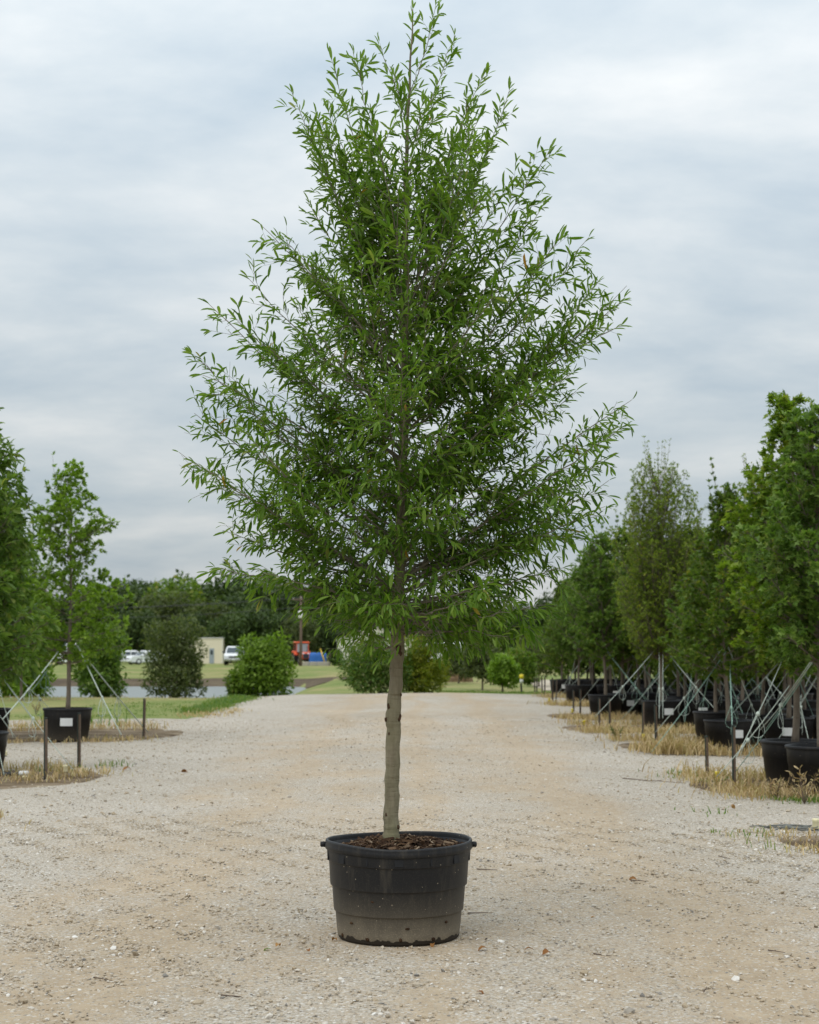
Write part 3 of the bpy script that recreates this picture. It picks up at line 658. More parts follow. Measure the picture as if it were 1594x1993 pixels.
# ------------------------------------------------------------------ nursery trees and shrubs (prototypes)
def row_tree(name, seed, prof, mat, leaf=T_OAK, n_prim=46, slope=.7, lsize=.11, lw=.75, dens=1.0, rosette=5, trunk_r=.04, htop=4.2, droop=0.0, leaders=5, topthin=.0):
    """trunk with limbs + crown of leaf rosettes inside the radius profile [(z, r)] (z above the soil)"""
    r = np.random.default_rng(seed); root = empty(name)
    pz, pr = np.array([a for a, _ in prof]), np.array([b for _, b in prof]); up = np.array([0, 0, 1.])
    n = 26; zz = np.linspace(-.03, htop, n); P = np.stack([.03 * np.sin(zz * 1.3 + seed) + .012 * np.sin(zz * 4.1), .03 * np.cos(zz * 1.1 + seed * 2) - .03 * math.cos(seed * 2), zz], 1)
    P[:, 0] -= P[0, 0]; R = trunk_r * (1 - .93 * (zz / htop).clip(0, 1) ** .8) + .004; R[0] *= 1.15
    mb = MB(); mb.tube(P, R, 8)
    at = lambda z: np.array([np.interp(z, P[:, 2], P[:, 0]), np.interp(z, P[:, 2], P[:, 1]), z])
    LP, LD, LN, LL, LW = [], [], [], [], []
    def ros(q, d, k, sz):
        for j in range(k):
            lat = perp(d, r); sp = r.uniform(.5, 1.25)
            LD.append(unit(d * math.cos(sp) + lat * math.sin(sp) + up * (r.normal(0, .15) - droop))); LP.append(q + r.normal(0, .012, 3))
            LN.append(up + lat * .3 + r.normal(0, .4, 3)); s_ = sz * r.uniform(.6, 1.2); LL.append(s_); LW.append(s_ * lw * r.uniform(.8, 1.2))
    z0, z1 = pz[0], pz[-1]
    for k in range(n_prim):
        zt = z0 + (z1 - z0) * ((k + r.uniform()) / n_prim) ** .92; rad = np.interp(zt, pz, pr) * r.uniform(.55, 1.08); az = k * 2.39996 + r.normal(0, .3)
        rel = (zt - z0) / (z1 - z0); sl = slope * (.35 + 1.5 * rel)
        za = max(z0 * .85 + .1 * r.uniform(), zt - rad * sl * r.uniform(.8, 1.3)); za = min(za, htop - .15, zt + .05)
        a = at(za); t = at(min(zt, htop)) + np.array([math.cos(az) * rad, math.sin(az) * rad, zt - min(zt, htop)]); L = np.linalg.norm(t - a) + .05
        pts = bez(a, (a + t) / 2 + np.array([0, 0, L * r.uniform(-.1, .06)]) + r.normal(0, .04 * L, 3), t, 9); d0 = unit(t - a)
        mb.tube(pts, np.linspace(max(.004, np.interp(za, zz, R) * .45), .003, 9), 4, False)
        thin = 1 - topthin * rel
        for f in np.arange(.22, 1.0, .085 / max(L, .1) / dens):
            q = pts[int(f * 8)] + (pts[min(8, int(f * 8) + 1)] - pts[int(f * 8)]) * (f * 8 % 1); ln = (.10 + .30 * L * (1 - f)) * r.uniform(.5, 1.1)
            for s_ in range(2):
                if r.uniform() > thin: continue
                d = unit(d0 * .8 + perp(d0, r) * .9 + up * .15); e = q + d * ln
                mb.tube([q, (q + e) / 2 + r.normal(0, .01, 3), e], [.003, .0025, .0018], 3, False)
                ros(e, d, rosette, lsize)
                if ln > .14: ros(q + d * ln * .55, d, rosette - 2, lsize * .95)
        ros(t, d0, rosette + 1, lsize)
    for z in np.arange(z0 + .3 * (z1 - z0), htop, .07): ros(at(z), unit(up + r.normal(0, .4, 3)), 3, lsize * .9)
    for k in range(leaders):
        q = at(htop * r.uniform(.62, .95)); az = r.uniform(0, 6.3); ll = r.uniform(.45, 1.0); e = q + np.array([math.cos(az) * ll * .38, math.sin(az) * ll * .38, ll + max(0, htop - q[2]) * .5])
        p2 = bez(q, q * .4 + e * .6 + np.array([math.cos(az), math.sin(az), 0]) * .1, e, 8); mb.tube(p2, np.linspace(.008, .002, 8), 4, False)
        for f in range(2, 8): ros(p2[f] + r.normal(0, .01, 3), unit(p2[f] - p2[f - 1] + r.normal(0, .02, 3)), 4, lsize * .9)
    mb.build('trunk', M_BARK2, root, True)
    a = [np.array(x) for x in (LP, LD, LN, LL, LW)]
    leaves_mesh('crown', leaf, *a, mat, root); print(name, len(LP))
    return root
def cloud_tree(name, seed, lobes, mat, lsize, n, lw=.55, trunk=None, T=T_OVAL, inner=.55, bark_m=None, upness=.7):
    """trunk + crown of leaf clumps spread over overlapping ellipsoid lobes (x,y,z,rx,ry,rz)"""
    r = np.random.default_rng(seed); root = empty(name); lobes = np.array(lobes, float)
    if trunk:
        h, tr = trunk; mb = MB(); zz = np.linspace(-.1, h, 8); mb.tube(np.stack([.04 * h * np.sin(zz / h * 2 + seed), .03 * h * np.cos(zz / h * 3), zz], 1), np.linspace(tr, tr * .35, 8), 7)
        for k, l in enumerate(lobes): mb.tube(bez(np.array([0, 0, h * r.uniform(.35, .9)]), np.array([l[0] * .4, l[1] * .4, (h + l[2]) / 2]), l[:3], 6), np.linspace(tr * .45, tr * .08, 6), 4, False)
        mb.build('trunk', bark_m or M_BARK2, root, True)
    vol = (lobes[:, 3] * lobes[:, 4] + lobes[:, 5] * lobes[:, 3]); pick = r.choice(len(lobes), n, p=vol / vol.sum()); l = lobes[pick]
    d = r.normal(size=(n, 3)); d /= np.linalg.norm(d, axis=1)[:, None]
    # clumpy surface: radius modulated by direction so the outline is uneven
    w = r.normal(size=(9, 3)) * 4.5; ph = r.uniform(0, 6.3, 9)
    rad = inner + (1.06 - inner) * r.uniform(0, 1, n) ** .5; rad *= 1 + .15 * np.sin((d + l[:, :3] * .9) @ w.T + ph).sum(1) / 2.2
    P = l[:, :3] + d * rad[:, None] * l[:, 3:]
    keep = P[:, 2] > .02; P, d = P[keep], d[keep]; m = len(P)
    D = d * .5 + r.normal(0, .6, (m, 3)); Nn = d * .6 + np.array([0, 0, upness]) + r.normal(0, .4, (m, 3)); s = lsize * r.uniform(.55, 1.35, m)
    leaves_mesh('crown', T, P, D, Nn, s, s * lw, mat, root); return root
def drop(root):
    """forget a prototype that only served as a source of copies"""
    for ch in list(root.children):
        for g in list(ch.children): bpy.data.objects.remove(g)
        bpy.data.objects.remove(ch)
    bpy.data.objects.remove(root)

SPIRE = [(.95, .35), (1.2, .72), (1.8, .95), (2.4, .95), (2.8, .75), (3.15, .5), (3.5, .26), (4.1, .15)]
ROUND = [(.9, .4), (1.15, .8), (1.6, 1.0), (2.2, 1.0), (2.7, .75), (3.2, .42), (3.7, .18)]
P_SPIRE = row_tree('oak_tree', 101, SPIRE, M_OAK, n_prim=70, htop=4.15, lsize=.098, lw=.78, dens=1.25, rosette=6, leaders=0)
P_ROUND = row_tree('oak_tree', 102, ROUND, M_OAKB, n_prim=66, htop=3.5, lsize=.095, lw=.78, dens=1.25, rosette=6, leaders=7)
P_ROUND2 = row_tree('oak_tree', 103, [(.8, .5), (1.1, .95), (1.7, 1.1), (2.4, .95), (3.0, .6), (3.5, .35), (4.0, .12)], M_DARK, n_prim=66, htop=3.8, lsize=.10, lw=.78, dens=1.2, rosette=6, leaders=7)
P_FEATH = row_tree('elm_tree', 104, [(1.0, .5), (1.5, .95), (2.3, 1.15), (3.1, 1.2), (3.9, 1.15), (4.5, 1.0), (5.0, .75), (5.3, .5)], M_OLIVE, leaf=T_OVAL, n_prim=110, slope=1.7, htop=5.1, lsize=.062, lw=.5, dens=1.7, rosette=7, topthin=.4, leaders=34)
P_LOW = row_tree('oak_tree', 107, [(.25, .5), (.6, 1.0), (1.3, 1.15), (2.2, 1.05), (2.9, .7), (3.5, .35), (3.9, .12)], M_DARK, n_prim=60, htop=3.7, lsize=.14, lw=.8)
P_LEFT = row_tree('oak_tree', 105, [(.85, .4), (1.1, 1.05), (1.5, 1.25), (2.1, 1.1), (2.5, .7), (2.8, .34), (3.0, .7), (3.35, .85), (3.8, .6), (4.2, .36), (4.4, .15)], M_BRIGHT, n_prim=64, slope=.4, htop=4.3, lsize=.10, lw=.75, topthin=.2, dens=1.25, rosette=6, leaders=4)
P_HANG = row_tree('oak_tree', 106, [(.75, .5), (1.1, .95), (1.8, 1.1), (2.6, 1.0), (3.2, .8), (3.7, .5), (4.1, .2)], M_OAKB, leaf=T_LANCE, n_prim=60, htop=4.0, lsize=.15, lw=.32, droop=.35)

# pot prototype for the rows
def pot_proto(name, rt, rb, h, mat):
    root = empty(name)
    prof = [(.02, .003), (rb * .98, .003), (rb, .012), (rb + (rt - rb) * .32, h * .32), (rb + (rt - rb) * .32 + .006, h * .325), (rb + (rt - rb) * .62, h * .62), (rb + (rt - rb) * .62 + .006, h * .625), (rt - .01, h * .93)]
    MB().lathe(prof, 36).build('wall', mat, root, True)
    MB().lathe([(rt - .012, h * .925), (rt + .006, h * .93), (rt + .008, h * .985), (rt, h), (rt - .012, h), (rt - .018, h * .97), (rt - .03, h * .80)], 36).build('rim', mat, root, True)
    V, Fc = [], []; r = np.random.default_rng(int(rt * 1000)); rings = [0.001, .12, .24, rt - .025]
    for q in rings:
        for j in range(20): a = j * math.pi / 10; V.append((q * math.cos(a), q * math.sin(a), h * .90 - .02 * q + r.normal(0, .006)))
    MB().add(V, [[i * 20 + j, i * 20 + (j + 1) % 20, (i + 1) * 20 + (j + 1) % 20, (i + 1) * 20 + j] for i in range(3) for j in range(20)]).build('soil', M_SOIL, root, True)
    return root
POT_A = pot_proto('nursery_pot', .405, .335, .55, M_POT2)
def pot_tag(root, rz, z=.33, r=.385, w=.20, hgt=.13):
    """stapled white plant tag wrapped on the pot wall"""
    V = []; n = 5
    for j in range(n):
        a = rz + (j / (n - 1) - .5) * w / r
        for zz in (z - hgt / 2, z + hgt / 2): V.append(((r + .006) * math.cos(a), (r + .006) * math.sin(a), zz))
    o = MB().add(V, [[2 * j, 2 * j + 2, 2 * j + 3, 2 * j + 1] for j in range(n - 1)]).build('plant_tag', M_TAGW, root)
    return o
def rope(tree, a, b, mat=M_ROPE, rad=.008, tail=True, seed=0):
    """guy rope a->b (tree-local), with a knotted tail hanging from it"""
    r = np.random.default_rng(seed); a, b = np.array(a, float), np.array(b, float); t = np.linspace(0, 1, 8)[:, None]
    P = a * (1 - t) + b * t; P[:, 2] -= .03 * np.sin(math.pi * t[:, 0])
    m = MB(); m.tube(P, rad, 5)
    off = np.array([.012, .012, .006]); m.tube(P[:5] + off, rad * .8, 5)
    if tail:
        q = P[4]; u = np.linspace(0, 1, 12); w = .06 + .05 * r.uniform(); h = .22 + .15 * r.uniform()
        m.tube(np.stack([q[0] + w * np.sin(u * math.pi * 2), q[1] + .02 * u, q[2] - h * np.sin(u * math.pi)], 1), rad * .7, 4)
        m.blob(q, (.05, .05, .06), seed, 1, .2)
        m.tube(np.stack([q[0] + .02 * np.sin(u * 5), q[1] + .02 * np.cos(u * 4), q[2] - 1.3 * h * u], 1), rad * .6, 4)
    return m.build('guy_rope', mat, tree, True)
used = set()
def place(proto, px=None, Y=20.0, x=None, sc=1.0, rz=0.0, label=None, group=None, pot=True, pot_label=None, pot_group=None, tagrz=None, ropes=0, seed=0, rmat=None, potsc=1.0):
    if x is None: x = (px - CX) / F * Y
    z = Hf(x, Y) + .026; ph = .55 * .90 * potsc
    t = copy_tree(proto, (x, Y, z + ph), rz, sc); tag(t, label, 'tree', group)
    p = None
    if pot:
        p = copy_tree(POT_A, (x, Y, z), seed * 1.3, potsc); tag(p, pot_label, 'pot', pot_group)
        if tagrz is not None: pot_tag(p, tagrz - seed * 1.3)
    r = np.random.default_rng(seed)
    for k in range(ropes):
        a = seed + k * 2 * math.pi / max(ropes, 1) + r.normal(0, .35); zt = r.uniform(1.0, 1.25); d = r.uniform(1.2, 1.7)
        if x + d * math.cos(a) < 3.5 and x > 0: a = math.pi - a
        if x + d * math.cos(a) > -4.3 and x < 0: a = math.pi - a
        c, s = math.cos(a - rz), math.sin(a - rz)
        rope(t, (.03 * c / sc, .03 * s / sc, zt / sc), (d * c / sc, d * s / sc, (.08 - ph) / sc), rmat or (M_ROPE if r.uniform() > .25 else M_ROPEG), .0052 / sc, r.uniform() < .6, seed + k)
    return t, p

# right-hand rows
T_A1, _ = place(P_SPIRE, 1541, 20.2, sc=1.03, rz=.4, label='lobed-leaf oak with a tall leafy spire, first in the row behind the yellow-capped pipe', pot_label='black pot with scuffed pale lower wall behind the stakes by the yellow-capped pipe', ropes=0, seed=1)
T_A2, _ = place(P_ROUND, 1592, 19.3, sc=1.07, rz=1.9, label='bushy blue-green oak in the foremost black pot of the right-hand rows', pot_label='ribbed black pot with dry weeds growing against its front', ropes=1, seed=2)
place(P_SPIRE, x=6.6, Y=19.2, sc=.98, rz=2.2, label='oak standing third in the row behind the yellow-capped pipe', pot_label='black pot third in the row behind the yellow-capped pipe', ropes=2, seed=3)
T_B1, _ = place(P_ROUND2, 1413, 26.6, sc=.93, rz=.2, label='dense rounded oak above the black pot crossed by a white tag and stake', pot_label='black pot with a white tag behind dry tan grass', tagrz=-1.35, ropes=2, seed=4, potsc=.95)
G_R, G_RP = 'container oaks crowded in the right-hand rows', 'black pots deep in the right-hand rows'
LB = 'green container oak crowded into the rows right of the road'; LBP = 'black pot deep in the shade of the rows right of the road'
place(P_SPIRE, 1530, 27.2, sc=.98, rz=1.1, label='oak with upright top just behind the leafy-spired oak', pot_label='black pot half behind the scuffed pot, its white tag showing', tagrz=-1.8, ropes=3, seed=5)
place(P_FEATH, 1480, 28.6, sc=.78, rz=2.1, label='thin olive-topped elm rising behind the dense rounded oak', pot_label='black pot below the thin olive-topped elm', seed=6)
T_C1, _ = place(P_FEATH, 1284, 34.6, sc=.95, rz=0.6, label='tall feathery olive-green elm overtopping the rows of oaks', pot_label='black pot under the tall feathery elm, half hidden by dry grass', tagrz=-1.3, ropes=1, seed=7)
place(P_ROUND, 1176, 39.3, sc=1.03, rz=0.3, label='round oak first in the row, two black pots showing beneath it', pot_label='black pot at the road end of its row behind two slim stakes', ropes=3, seed=8)
place(P_ROUND2, 1210, 40.2, sc=1.0, rz=2.0, label='dark oak squeezed beside the round oak at the row end', pot_label='black pot with a white tag touching the pot at the row end', tagrz=-1.2, ropes=2, seed=9)
extra = [(1240, 41.0, 'R', .98), (1318, 37.8, 'D', .93), (1398, 38.4, 'R', .96), (1352, 34.9, 'D', .88), (1440, 34.5, 'S', .95), (1524, 35.2, 'R', 1.0), (1600, 34.4, 'D', 1.0), (1470, 39.2, 'D', 1.0), (1545, 40, 'R', 1.0), (1620, 27.5, 'D', 1.05),
         (1280, 40.5, 'R', 1.02), (1360, 41, 'D', 1.0), (1428, 42, 'S', .98), (1125, 48.0, 'R', .92), (1152, 49.0, 'D', 1.0), (1186, 48.2, 'R', 1.0), (1222, 49.5, 'D', .98), (1262, 48, 'R', 1.02), (1306, 49, 'D', 1.05), (1350, 48.4, 'S', 1.0), (1395, 49, 'D', 1), (1440, 50, 'R', 1), (1490, 48.6, 'D', 1), (1550, 49.5, 'R', 1),
         (1092, 55.5, 'D', .82), (1118, 56.5, 'R', .9), (1148, 55.5, 'D', .95), (1182, 57, 'R', .95), (1220, 56, 'D', 1), (1262, 57, 'R', 1), (1310, 56, 'D', 1), (1370, 57, 'R', 1), (1430, 57, 'D', 1), (1500, 57, 'R', 1), (1570, 57, 'D', 1), (1390, 29.5, 'R', .86), (1330, 36.2, 'D', .9), (1560, 30.2, 'D', 1.0), (1490, 44, 'D', 1.0), (1330, 44.5, 'D', 1.0), (1410, 45, 'D', 1.0), (1255, 45, 'D', 1.0), (1580, 45, 'D', 1.0)]
for k in range(16): extra.append((1105 + k * 36, 61.5 + (k % 3) * .8, 'L', .95 if k < 3 else 1.12))
for k in range(9): extra.append((1210 + k * 46, 53 + (k % 2) * .6, 'L', .95))
for k in range(6): extra.append((1330 + k * 52, 43.2 + (k % 2) * .5, 'L', .9))
ROWS = [(24, 31, "the dense rounded oak's row"), (31, 37.4, "the feathery elm's row"), (37.4, 42.6, 'the row of two touching pots'), (42.6, 46, 'the shaded row behind the two touching pots'), (46, 51.5, 'the row by the slim paired stakes'), (51.5, 54.8, 'the low-branched row behind the slim stakes'), (54.8, 59, 'the row at the road crest'), (59, 70, 'the rearmost low-branched row')]
ORD = 'first second third fourth fifth sixth seventh eighth ninth tenth eleventh twelfth thirteenth fourteenth fifteenth sixteenth seventeenth eighteenth'.split()
def row_lab(px_, Y_):
    for a, b, nm in ROWS:
        if a <= Y_ < b:
            mine = sorted(((p - CX) / F * y_, p, y_) for p, y_, *_ in extra if a <= y_ < b); return ORD[[q[1:] for q in mine].index((px_, Y_))], nm
for k, (px_, Y_, kd, sc_) in enumerate(extra):
    o_, nm_ = row_lab(px_, Y_); LB = f'{o_} crowded green oak from the road in {nm_}'; LBP = f'{o_} shaded black pot from the road in {nm_}'
    place({'R': P_ROUND, 'D': P_ROUND2, 'S': P_SPIRE, 'L': P_LOW}[kd], px_, Y_, sc=sc_, rz=k * 1.7, label=LB, group=G_R, pot_label=LBP, pot_group=G_RP, ropes=(2 if Y_ < 42.6 else 1) if Y_ < 50 else 0, seed=20 + k, tagrz=(-1.5 + .3 * math.sin(k * 3)) if k % 3 == 0 else None)
def tie(t, a, b, mat=M_ROPE, rad=.0052, seed=0):
    """guy rope of tree t between two photo points at given distances"""
    bpy.context.view_layer.update(); Mi = t.matrix_basis.inverted(); A, B = Mi @ Vector(atY(*a)), Mi @ Vector(atY(*b)); rope(t, A, B, mat, rad / t.scale[0], True, seed)
tie(T_A1, (1530, 1268, 19.5), (1432, 1476, 18.9)); tie(T_A1, (1536, 1335, 19.4), (1395, 1512, 19.6)); tie(T_A2, (1580, 1290, 18.6), (1480, 1420, 20.8), seed=3)
tie(T_B1, (1406, 1262, 26.5), (1276, 1425, 26.9), seed=4); tie(T_B1, (1420, 1290, 26.4), (1426, 1440, 24.8), M_ROPEG, seed=5); tie(T_C1, (1280, 1258, 34.5), (1158, 1395, 32.6), seed=6); tie(T_C1, (1290, 1258, 34.5), (1405, 1395, 33.0), seed=7); tie(T_C1, (1283, 1262, 34.4), (1283, 1398, 32.4), seed=8); tie(T_C1, (1290, 1262, 34.4), (1290, 1398, 32.5), seed=9)
# left-hand rows
place(P_LEFT, 136, 29.4, sc=.99, rz=.9, label='bright green oak with a waist in its crown, left of the road', pot_label='black pot with a white tag standing left of the road', tagrz=-1.42, ropes=0, seed=70, potsc=1.05)
tl = [o for o in COL.objects if o.get('label', '').startswith('bright green oak with a waist')][0]
b0 = np.array(tl.location)
for k, (a, b, m_) in enumerate((((152, 1258, 29.2), (236, 1430, 28.3), M_ROPE), ((148, 1255, 29.6), (288, 1425, 31.5), M_ROPE), ((118, 1262, 29.2), (5, 1400, 27.0), M_ROPE), ((128, 1250, 29.6), (62, 1345, 33.0), M_ROPEG))):
    A, B = (np.array(atY(*a)) - b0) / .99, (np.array(atY(*b)) - b0) / .99; c, s = math.cos(-.9), math.sin(-.9); Rz = np.array([[c, -s, 0], [s, c, 0], [0, 0, 1]])
    rope(tl, Rz @ A, Rz @ B, m_, .010, True, 90 + k)
place(P_HANG, -18, 30.4, sc=1.02, rz=1.0, label='dark drooping oak at the far end of the left-hand row', pot_label='black pot left of the tagged pot, cut by the picture edge', ropes=4, seed=71)
place(P_HANG, -38, 22.4, sc=1.0, rz=2.6, label='hanging-leaved oak behind the white pipe fitting left of the road', pot_label='near black pot behind the white pipe fitting left of the road', ropes=5, seed=72)
place(P_ROUND, -95, 29.6, sc=1.1, rz=.1, label='broad oak beyond the drooping oaks left of the road', pot_label='black pot of the broad oak left of the road', ropes=3, seed=73)
t_, _ = place(P_HANG, 46, 52, sc=1.15, rz=1.7, label='oak with a reddish-brown trunk standing on the lawn', pot=False)
t_.location.z -= .5
for p in (P_SPIRE, P_ROUND, P_ROUND2, P_FEATH, P_LEFT, P_HANG, P_LOW, POT_A): drop(p)

# ------------------------------------------------------------------ shrubs and trees round the pond
def rnd_lobes(seed, n, R, Hh, z0=.0, lr=.5, shape=1.0):
    r = np.random.default_rng(seed); out = [(0, 0, z0 + Hh * .45, R * .75, R * .75, Hh * .45)]
    for k in range(n):
        a = k * 2.4 + r.normal(0, .2); z = z0 + Hh * (.12 + .78 * ((k + .5) / n)); q = R * math.sqrt(max(.05, 1 - abs((z - z0) / Hh * 1.7 - .75) ** 2 * shape)) * r.uniform(.45, .75)
        l = R * lr * r.uniform(.7, 1.15); out.append((q * math.cos(a), q * math.sin(a), z, l, l, l * r.uniform(.75, 1.1)))
    return out
def shrub(px, base_py, top_py, wpx, Y, mat, label, seed, lsize=.12, n=6500, name='shrub', trunk=None, lw=.5, z0=.05, nl=14, lr=.5, group=None):
    x = (px - CX) / F * Y; z = Hf(x, Y); top = atY(px, top_py, Y)[2]; R = wpx / 2 / F * Y
    o = cloud_tree(name, seed, rnd_lobes(seed, nl, R, (top - z) * .93, z0, lr), mat, lsize, n, lw, trunk or ((top - z) * .5, .05))
    o.location = (x, Y, z - .02); return tag(o, label, 'tree' if 'tree' in name else 'shrub', group)
shrub(340, 1350, 1192, 128, 60, M_GREY, 'dark olive shrub at the pond edge in front of the beige building', 201, .16, 9000, lw=.35)
shrub(514, 1350, 1236, 108, 59, M_BRIGHT, 'bright green bushy shrub at the pond edge beside the white pickup', 202, .15, 8000)
shrub(470, 1350, 1308, 60, 59.5, M_DARK, 'low dark green shrub at the foot of the bright bush', 203, .13, 2500)
shrub(722, 1350, 1238, 130, 62, M_WEED, 'wide green willow shrub behind the trunk, before the white building', 204, .15, 8000, lw=.4)
shrub(812, 1350, 1240, 92, 63, M_YELLOW, 'yellow-green shrub right of the oak trunk', 205, .15, 6500, lw=.4)
shrub(196, 1345, 1215, 96, 57, M_OAKB, 'loose green shrub behind the tagged pot at the lawn edge', 206, .16, 7000)
shrub(60, 1340, 1280, 80, 58, M_BRIGHT, 'light green shrub on the lawn under the drooping oak', 207, .15, 4500)
shrub(18, 1340, 1225, 110, 59, M_OAK, 'green shrub at the lawn end behind the near pot', 209, .15, 6000)
for k, (px_, tp, w, Y_, mt, lb) in enumerate(((892, 1250, 66, 84, M_GREY, 'grey-green tree over the brown brush heap'), (936, 1245, 78, 72, M_GREY, 'grey-green tree with a slim trunk beside the bright young tree'), (976, 1268, 58, 66, M_BRIGHT, 'bright young tree with a low crown on the green strip'),
      (1014, 1262, 62, 68, M_DARK, 'dark low tree behind the yellow-topped marker'), (1050, 1225, 90, 78, M_GREY, 'grey-green tree where the pale lane bends'), (852, 1285, 40, 80, M_YELLOW, 'small yellowish tree right of the yellow-green shrub'))):
    x_ = (px_ - CX) / F * Y_; z_ = Hf(x_, Y_); top = atY(px_, tp, Y_)[2]; hh = top - z_
    o = cloud_tree('young_tree', 220 + k, rnd_lobes(220 + k, 10, w / 2 / F * Y_, hh * .66, hh * .26, .5), mt, .15, 4200, .45, (hh * .6, .05)); o.location = (x_, Y_, z_ - .03); tag(o, lb, 'tree', 'young trees beyond the road crest')
shrub(655, 1295, 1262, 20, 168, M_FAR, 'small dark conical shrub at the corner of the white building', 230, .3, 900, nl=6)
# far wood: every crown its own tree, four prototypes
FARP = []
for k in range(5):
    o = cloud_tree('far_tree', 240 + k, rnd_lobes(240 + k, 16, 4.6, 9.5 if k else 8.5, 1.2, .42), (M_FAR, M_FAR, M_DARK, M_FAR, M_GREY)[k], .62, 5200, .6, (5.0, .28), inner=.5); FARP.append(o)
far = [(150, 1150, 240, 1), (205, 1140, 232, 0), (248, 1132, 228, 3), (286, 1128, 240, 1), (322, 1150, 205, 4), (345, 1124, 222, 2), (392, 1132, 236, 0), (425, 1130, 226, 3), (452, 1152, 205, 1), (483, 1118, 222, 0), (522, 1122, 234, 2), (560, 1140, 222, 1), (600, 1130, 236, 3), (640, 1140, 222, 0), (682, 1142, 240, 1), (725, 1150, 226, 3), (770, 1165, 240, 0), (812, 1165, 230, 1), (855, 1172, 240, 3), (900, 1178, 250, 0), (945, 1175, 240, 2), (990, 1178, 250, 1), (1036, 1172, 240, 3), (1082, 1162, 235, 0), (1125, 1165, 240, 1), (1170, 1170, 240, 3), (1220, 1170, 245, 0),
       (270, 1185, 195, 3), (376, 1190, 195, 1), (410, 1170, 198, 4), (500, 1180, 196, 0), (545, 1190, 194, 1), (620, 1190, 195, 3), (100, 1160, 240, 0), (50, 1155, 235, 1), (5, 1160, 240, 3), (-50, 1150, 240, 2), (585, 1200, 192, 4), (445, 1195, 192, 0), (660, 1185, 200, 1), (-100, 1150, 240, 1)]
for k, (px_, tp, Y_, pi) in enumerate(far):
    x_ = (px_ - CX) / F * Y_; z_ = Hf(x_, Y_); hh = atY(px_, tp, Y_)[2] - z_; s = hh / (11.2 if pi else 10.2)
    where = [w_ for a_, w_ in ((-1e9, 'beyond the drooping oaks'), (60, 'behind the waisted bright oak'), (230, 'behind the parked white cars'), (300, 'above the dark olive shrub'), (368, 'above the beige building'), (432, 'above the white pickup'), (470, 'above the bright shrub'), (555, 'around the utility pole'), (615, 'above the blue tarp'), (650, 'above the white building'), (760, 'behind the oak trunk'), (840, 'above the brush heap'), (960, 'above the bright young tree'), (1030, 'where the pale lane bends'), (1110, 'behind the right-hand rows')) if px_ >= a_][-1]
    o = copy_tree(FARP[pi], (x_, Y_, z_), k * 1.9, (s * 1.05, s * 1.05, s)); tag(o, ('shorter ' if Y_ < 210 else 'tall ') + ('greyish' if pi == 4 else 'greener' if pi == 2 else 'dark') + ' far wood tree ' + where, 'tree', 'far wood')
byl = {}
for o in COL.objects:
    if o.get('group') == 'far wood' and o not in FARP: byl.setdefault(o['label'], []).append(o)
for lb, os_ in byl.items():
    if len(os_) > 1:
        for nm_, o in zip(('tallest', 'next tallest', 'third tallest', 'lowest'), sorted(os_, key=lambda o: -o.scale[2])): o['label'] = lb.replace('shorter ', '').replace('tall ', ''); o['label'] = nm_ + ' ' + o['label'].replace('far wood tree', 'tree of the ' + ('wood edge' if lb.startswith('short') else 'far wood'))
for p in FARP: drop(p)

# ------------------------------------------------------------------ stakes, risers, pipes
def stake(px, top, base, label, group=None, wood=True, Y=None):
    g = gnd(px, base) if Y is None else np.array([(px - CX) / F * Y, Y, Hf((px - CX) / F * Y, Y)])
    h = (base - top) / F * g[1] + .03; g[2] = Hf(g[0], g[1])
    root = empty('stake', g, random.uniform(-.3, .3)); root.rotation_euler = (random.uniform(-.02, .02), random.uniform(-.02, .02), random.uniform(-.3, .3))
    tag(root, label, 'stake', group)
    MB().box((-.008, 0, h / 2 - .05), (.017, .030, h + .1), bev=.003).build('web', M_STEEL, root)
    MB().box((.0145, 0, h / 2 - .055), (.026, .036, h + .09), bev=.004).build('flange', M_WOOD, root)
    MB().box((0.003, 0, h + .006), (.04, .04, .014), bev=.004).build('top_cap', M_STEEL, root)
    return root
stake(279, 1365, 1440, 'dark stake at the lawn corner with ropes running to it')
stake(88, 1405, 1521, 'brown-edged green stake nearer the white pipe fitting')
stake(153, 1395, 1497, 'brown-edged green stake in front of the tagged black pot')
stake(1376, 1440, 1511, 'shorter brown stake behind the yellow-capped pipe')
stake(1428, 1420, 1539, 'taller stake rising in front of a white pot tag')
stake(1251, 1370, 1433, 'weathered stake with a yellow cap at its foot')
stake(1277, 1378, 1456, 'reddish-brown stake standing in tan dry grass')
G_ST = 'slim stakes at the row ends along the road'
for a in ((1166, 1363, 1420), (1187, 1363, 1420), (1116, 1347, 1386), (1129, 1345, 1390), (1075, 1322, 1368), (1082, 1324, 1366), (1055, 1318, 1354), (1060, 1318, 1355)): stake(*a, 'slim dark stake at a row end by the road', G_ST)
for a in ((1039, 1328, 62), (1043, 1325, 63)): stake(a[0], a[1], a[1] + 30, 'slim dark stake at a row end by the road', G_ST, Y=a[2])
def riser(px, top, base, label, cap=M_CREAM, black=True, w=.055, group=None):
    g = gnd(px, base); g[2] = Hf(g[0], g[1]); h = (base - top) / F * g[1] + .02
    root = empty('riser_pipe', g); tag(root, label, 'pipe', group)
    ch = max(.05, h * .72)
    MB().lathe([(.001, -.04), (w * .42, -.04), (w * .42, h - .02), (.001, h - .02)], 14).build('pipe', M_BLACK, root, True)
    MB().lathe([(w * .40, h - ch), (w * .52, h - ch), (w * .55, h - ch + .008), (w * .50, h - ch * .35), (w * .56, h - ch * .3), (w * .56, h - .008), (w * .5, h), (.001, h + .002)], 14).build('cap', cap, root, True)
riser(127, 1492, 1508, 'cream riser pipe between the two left stakes')
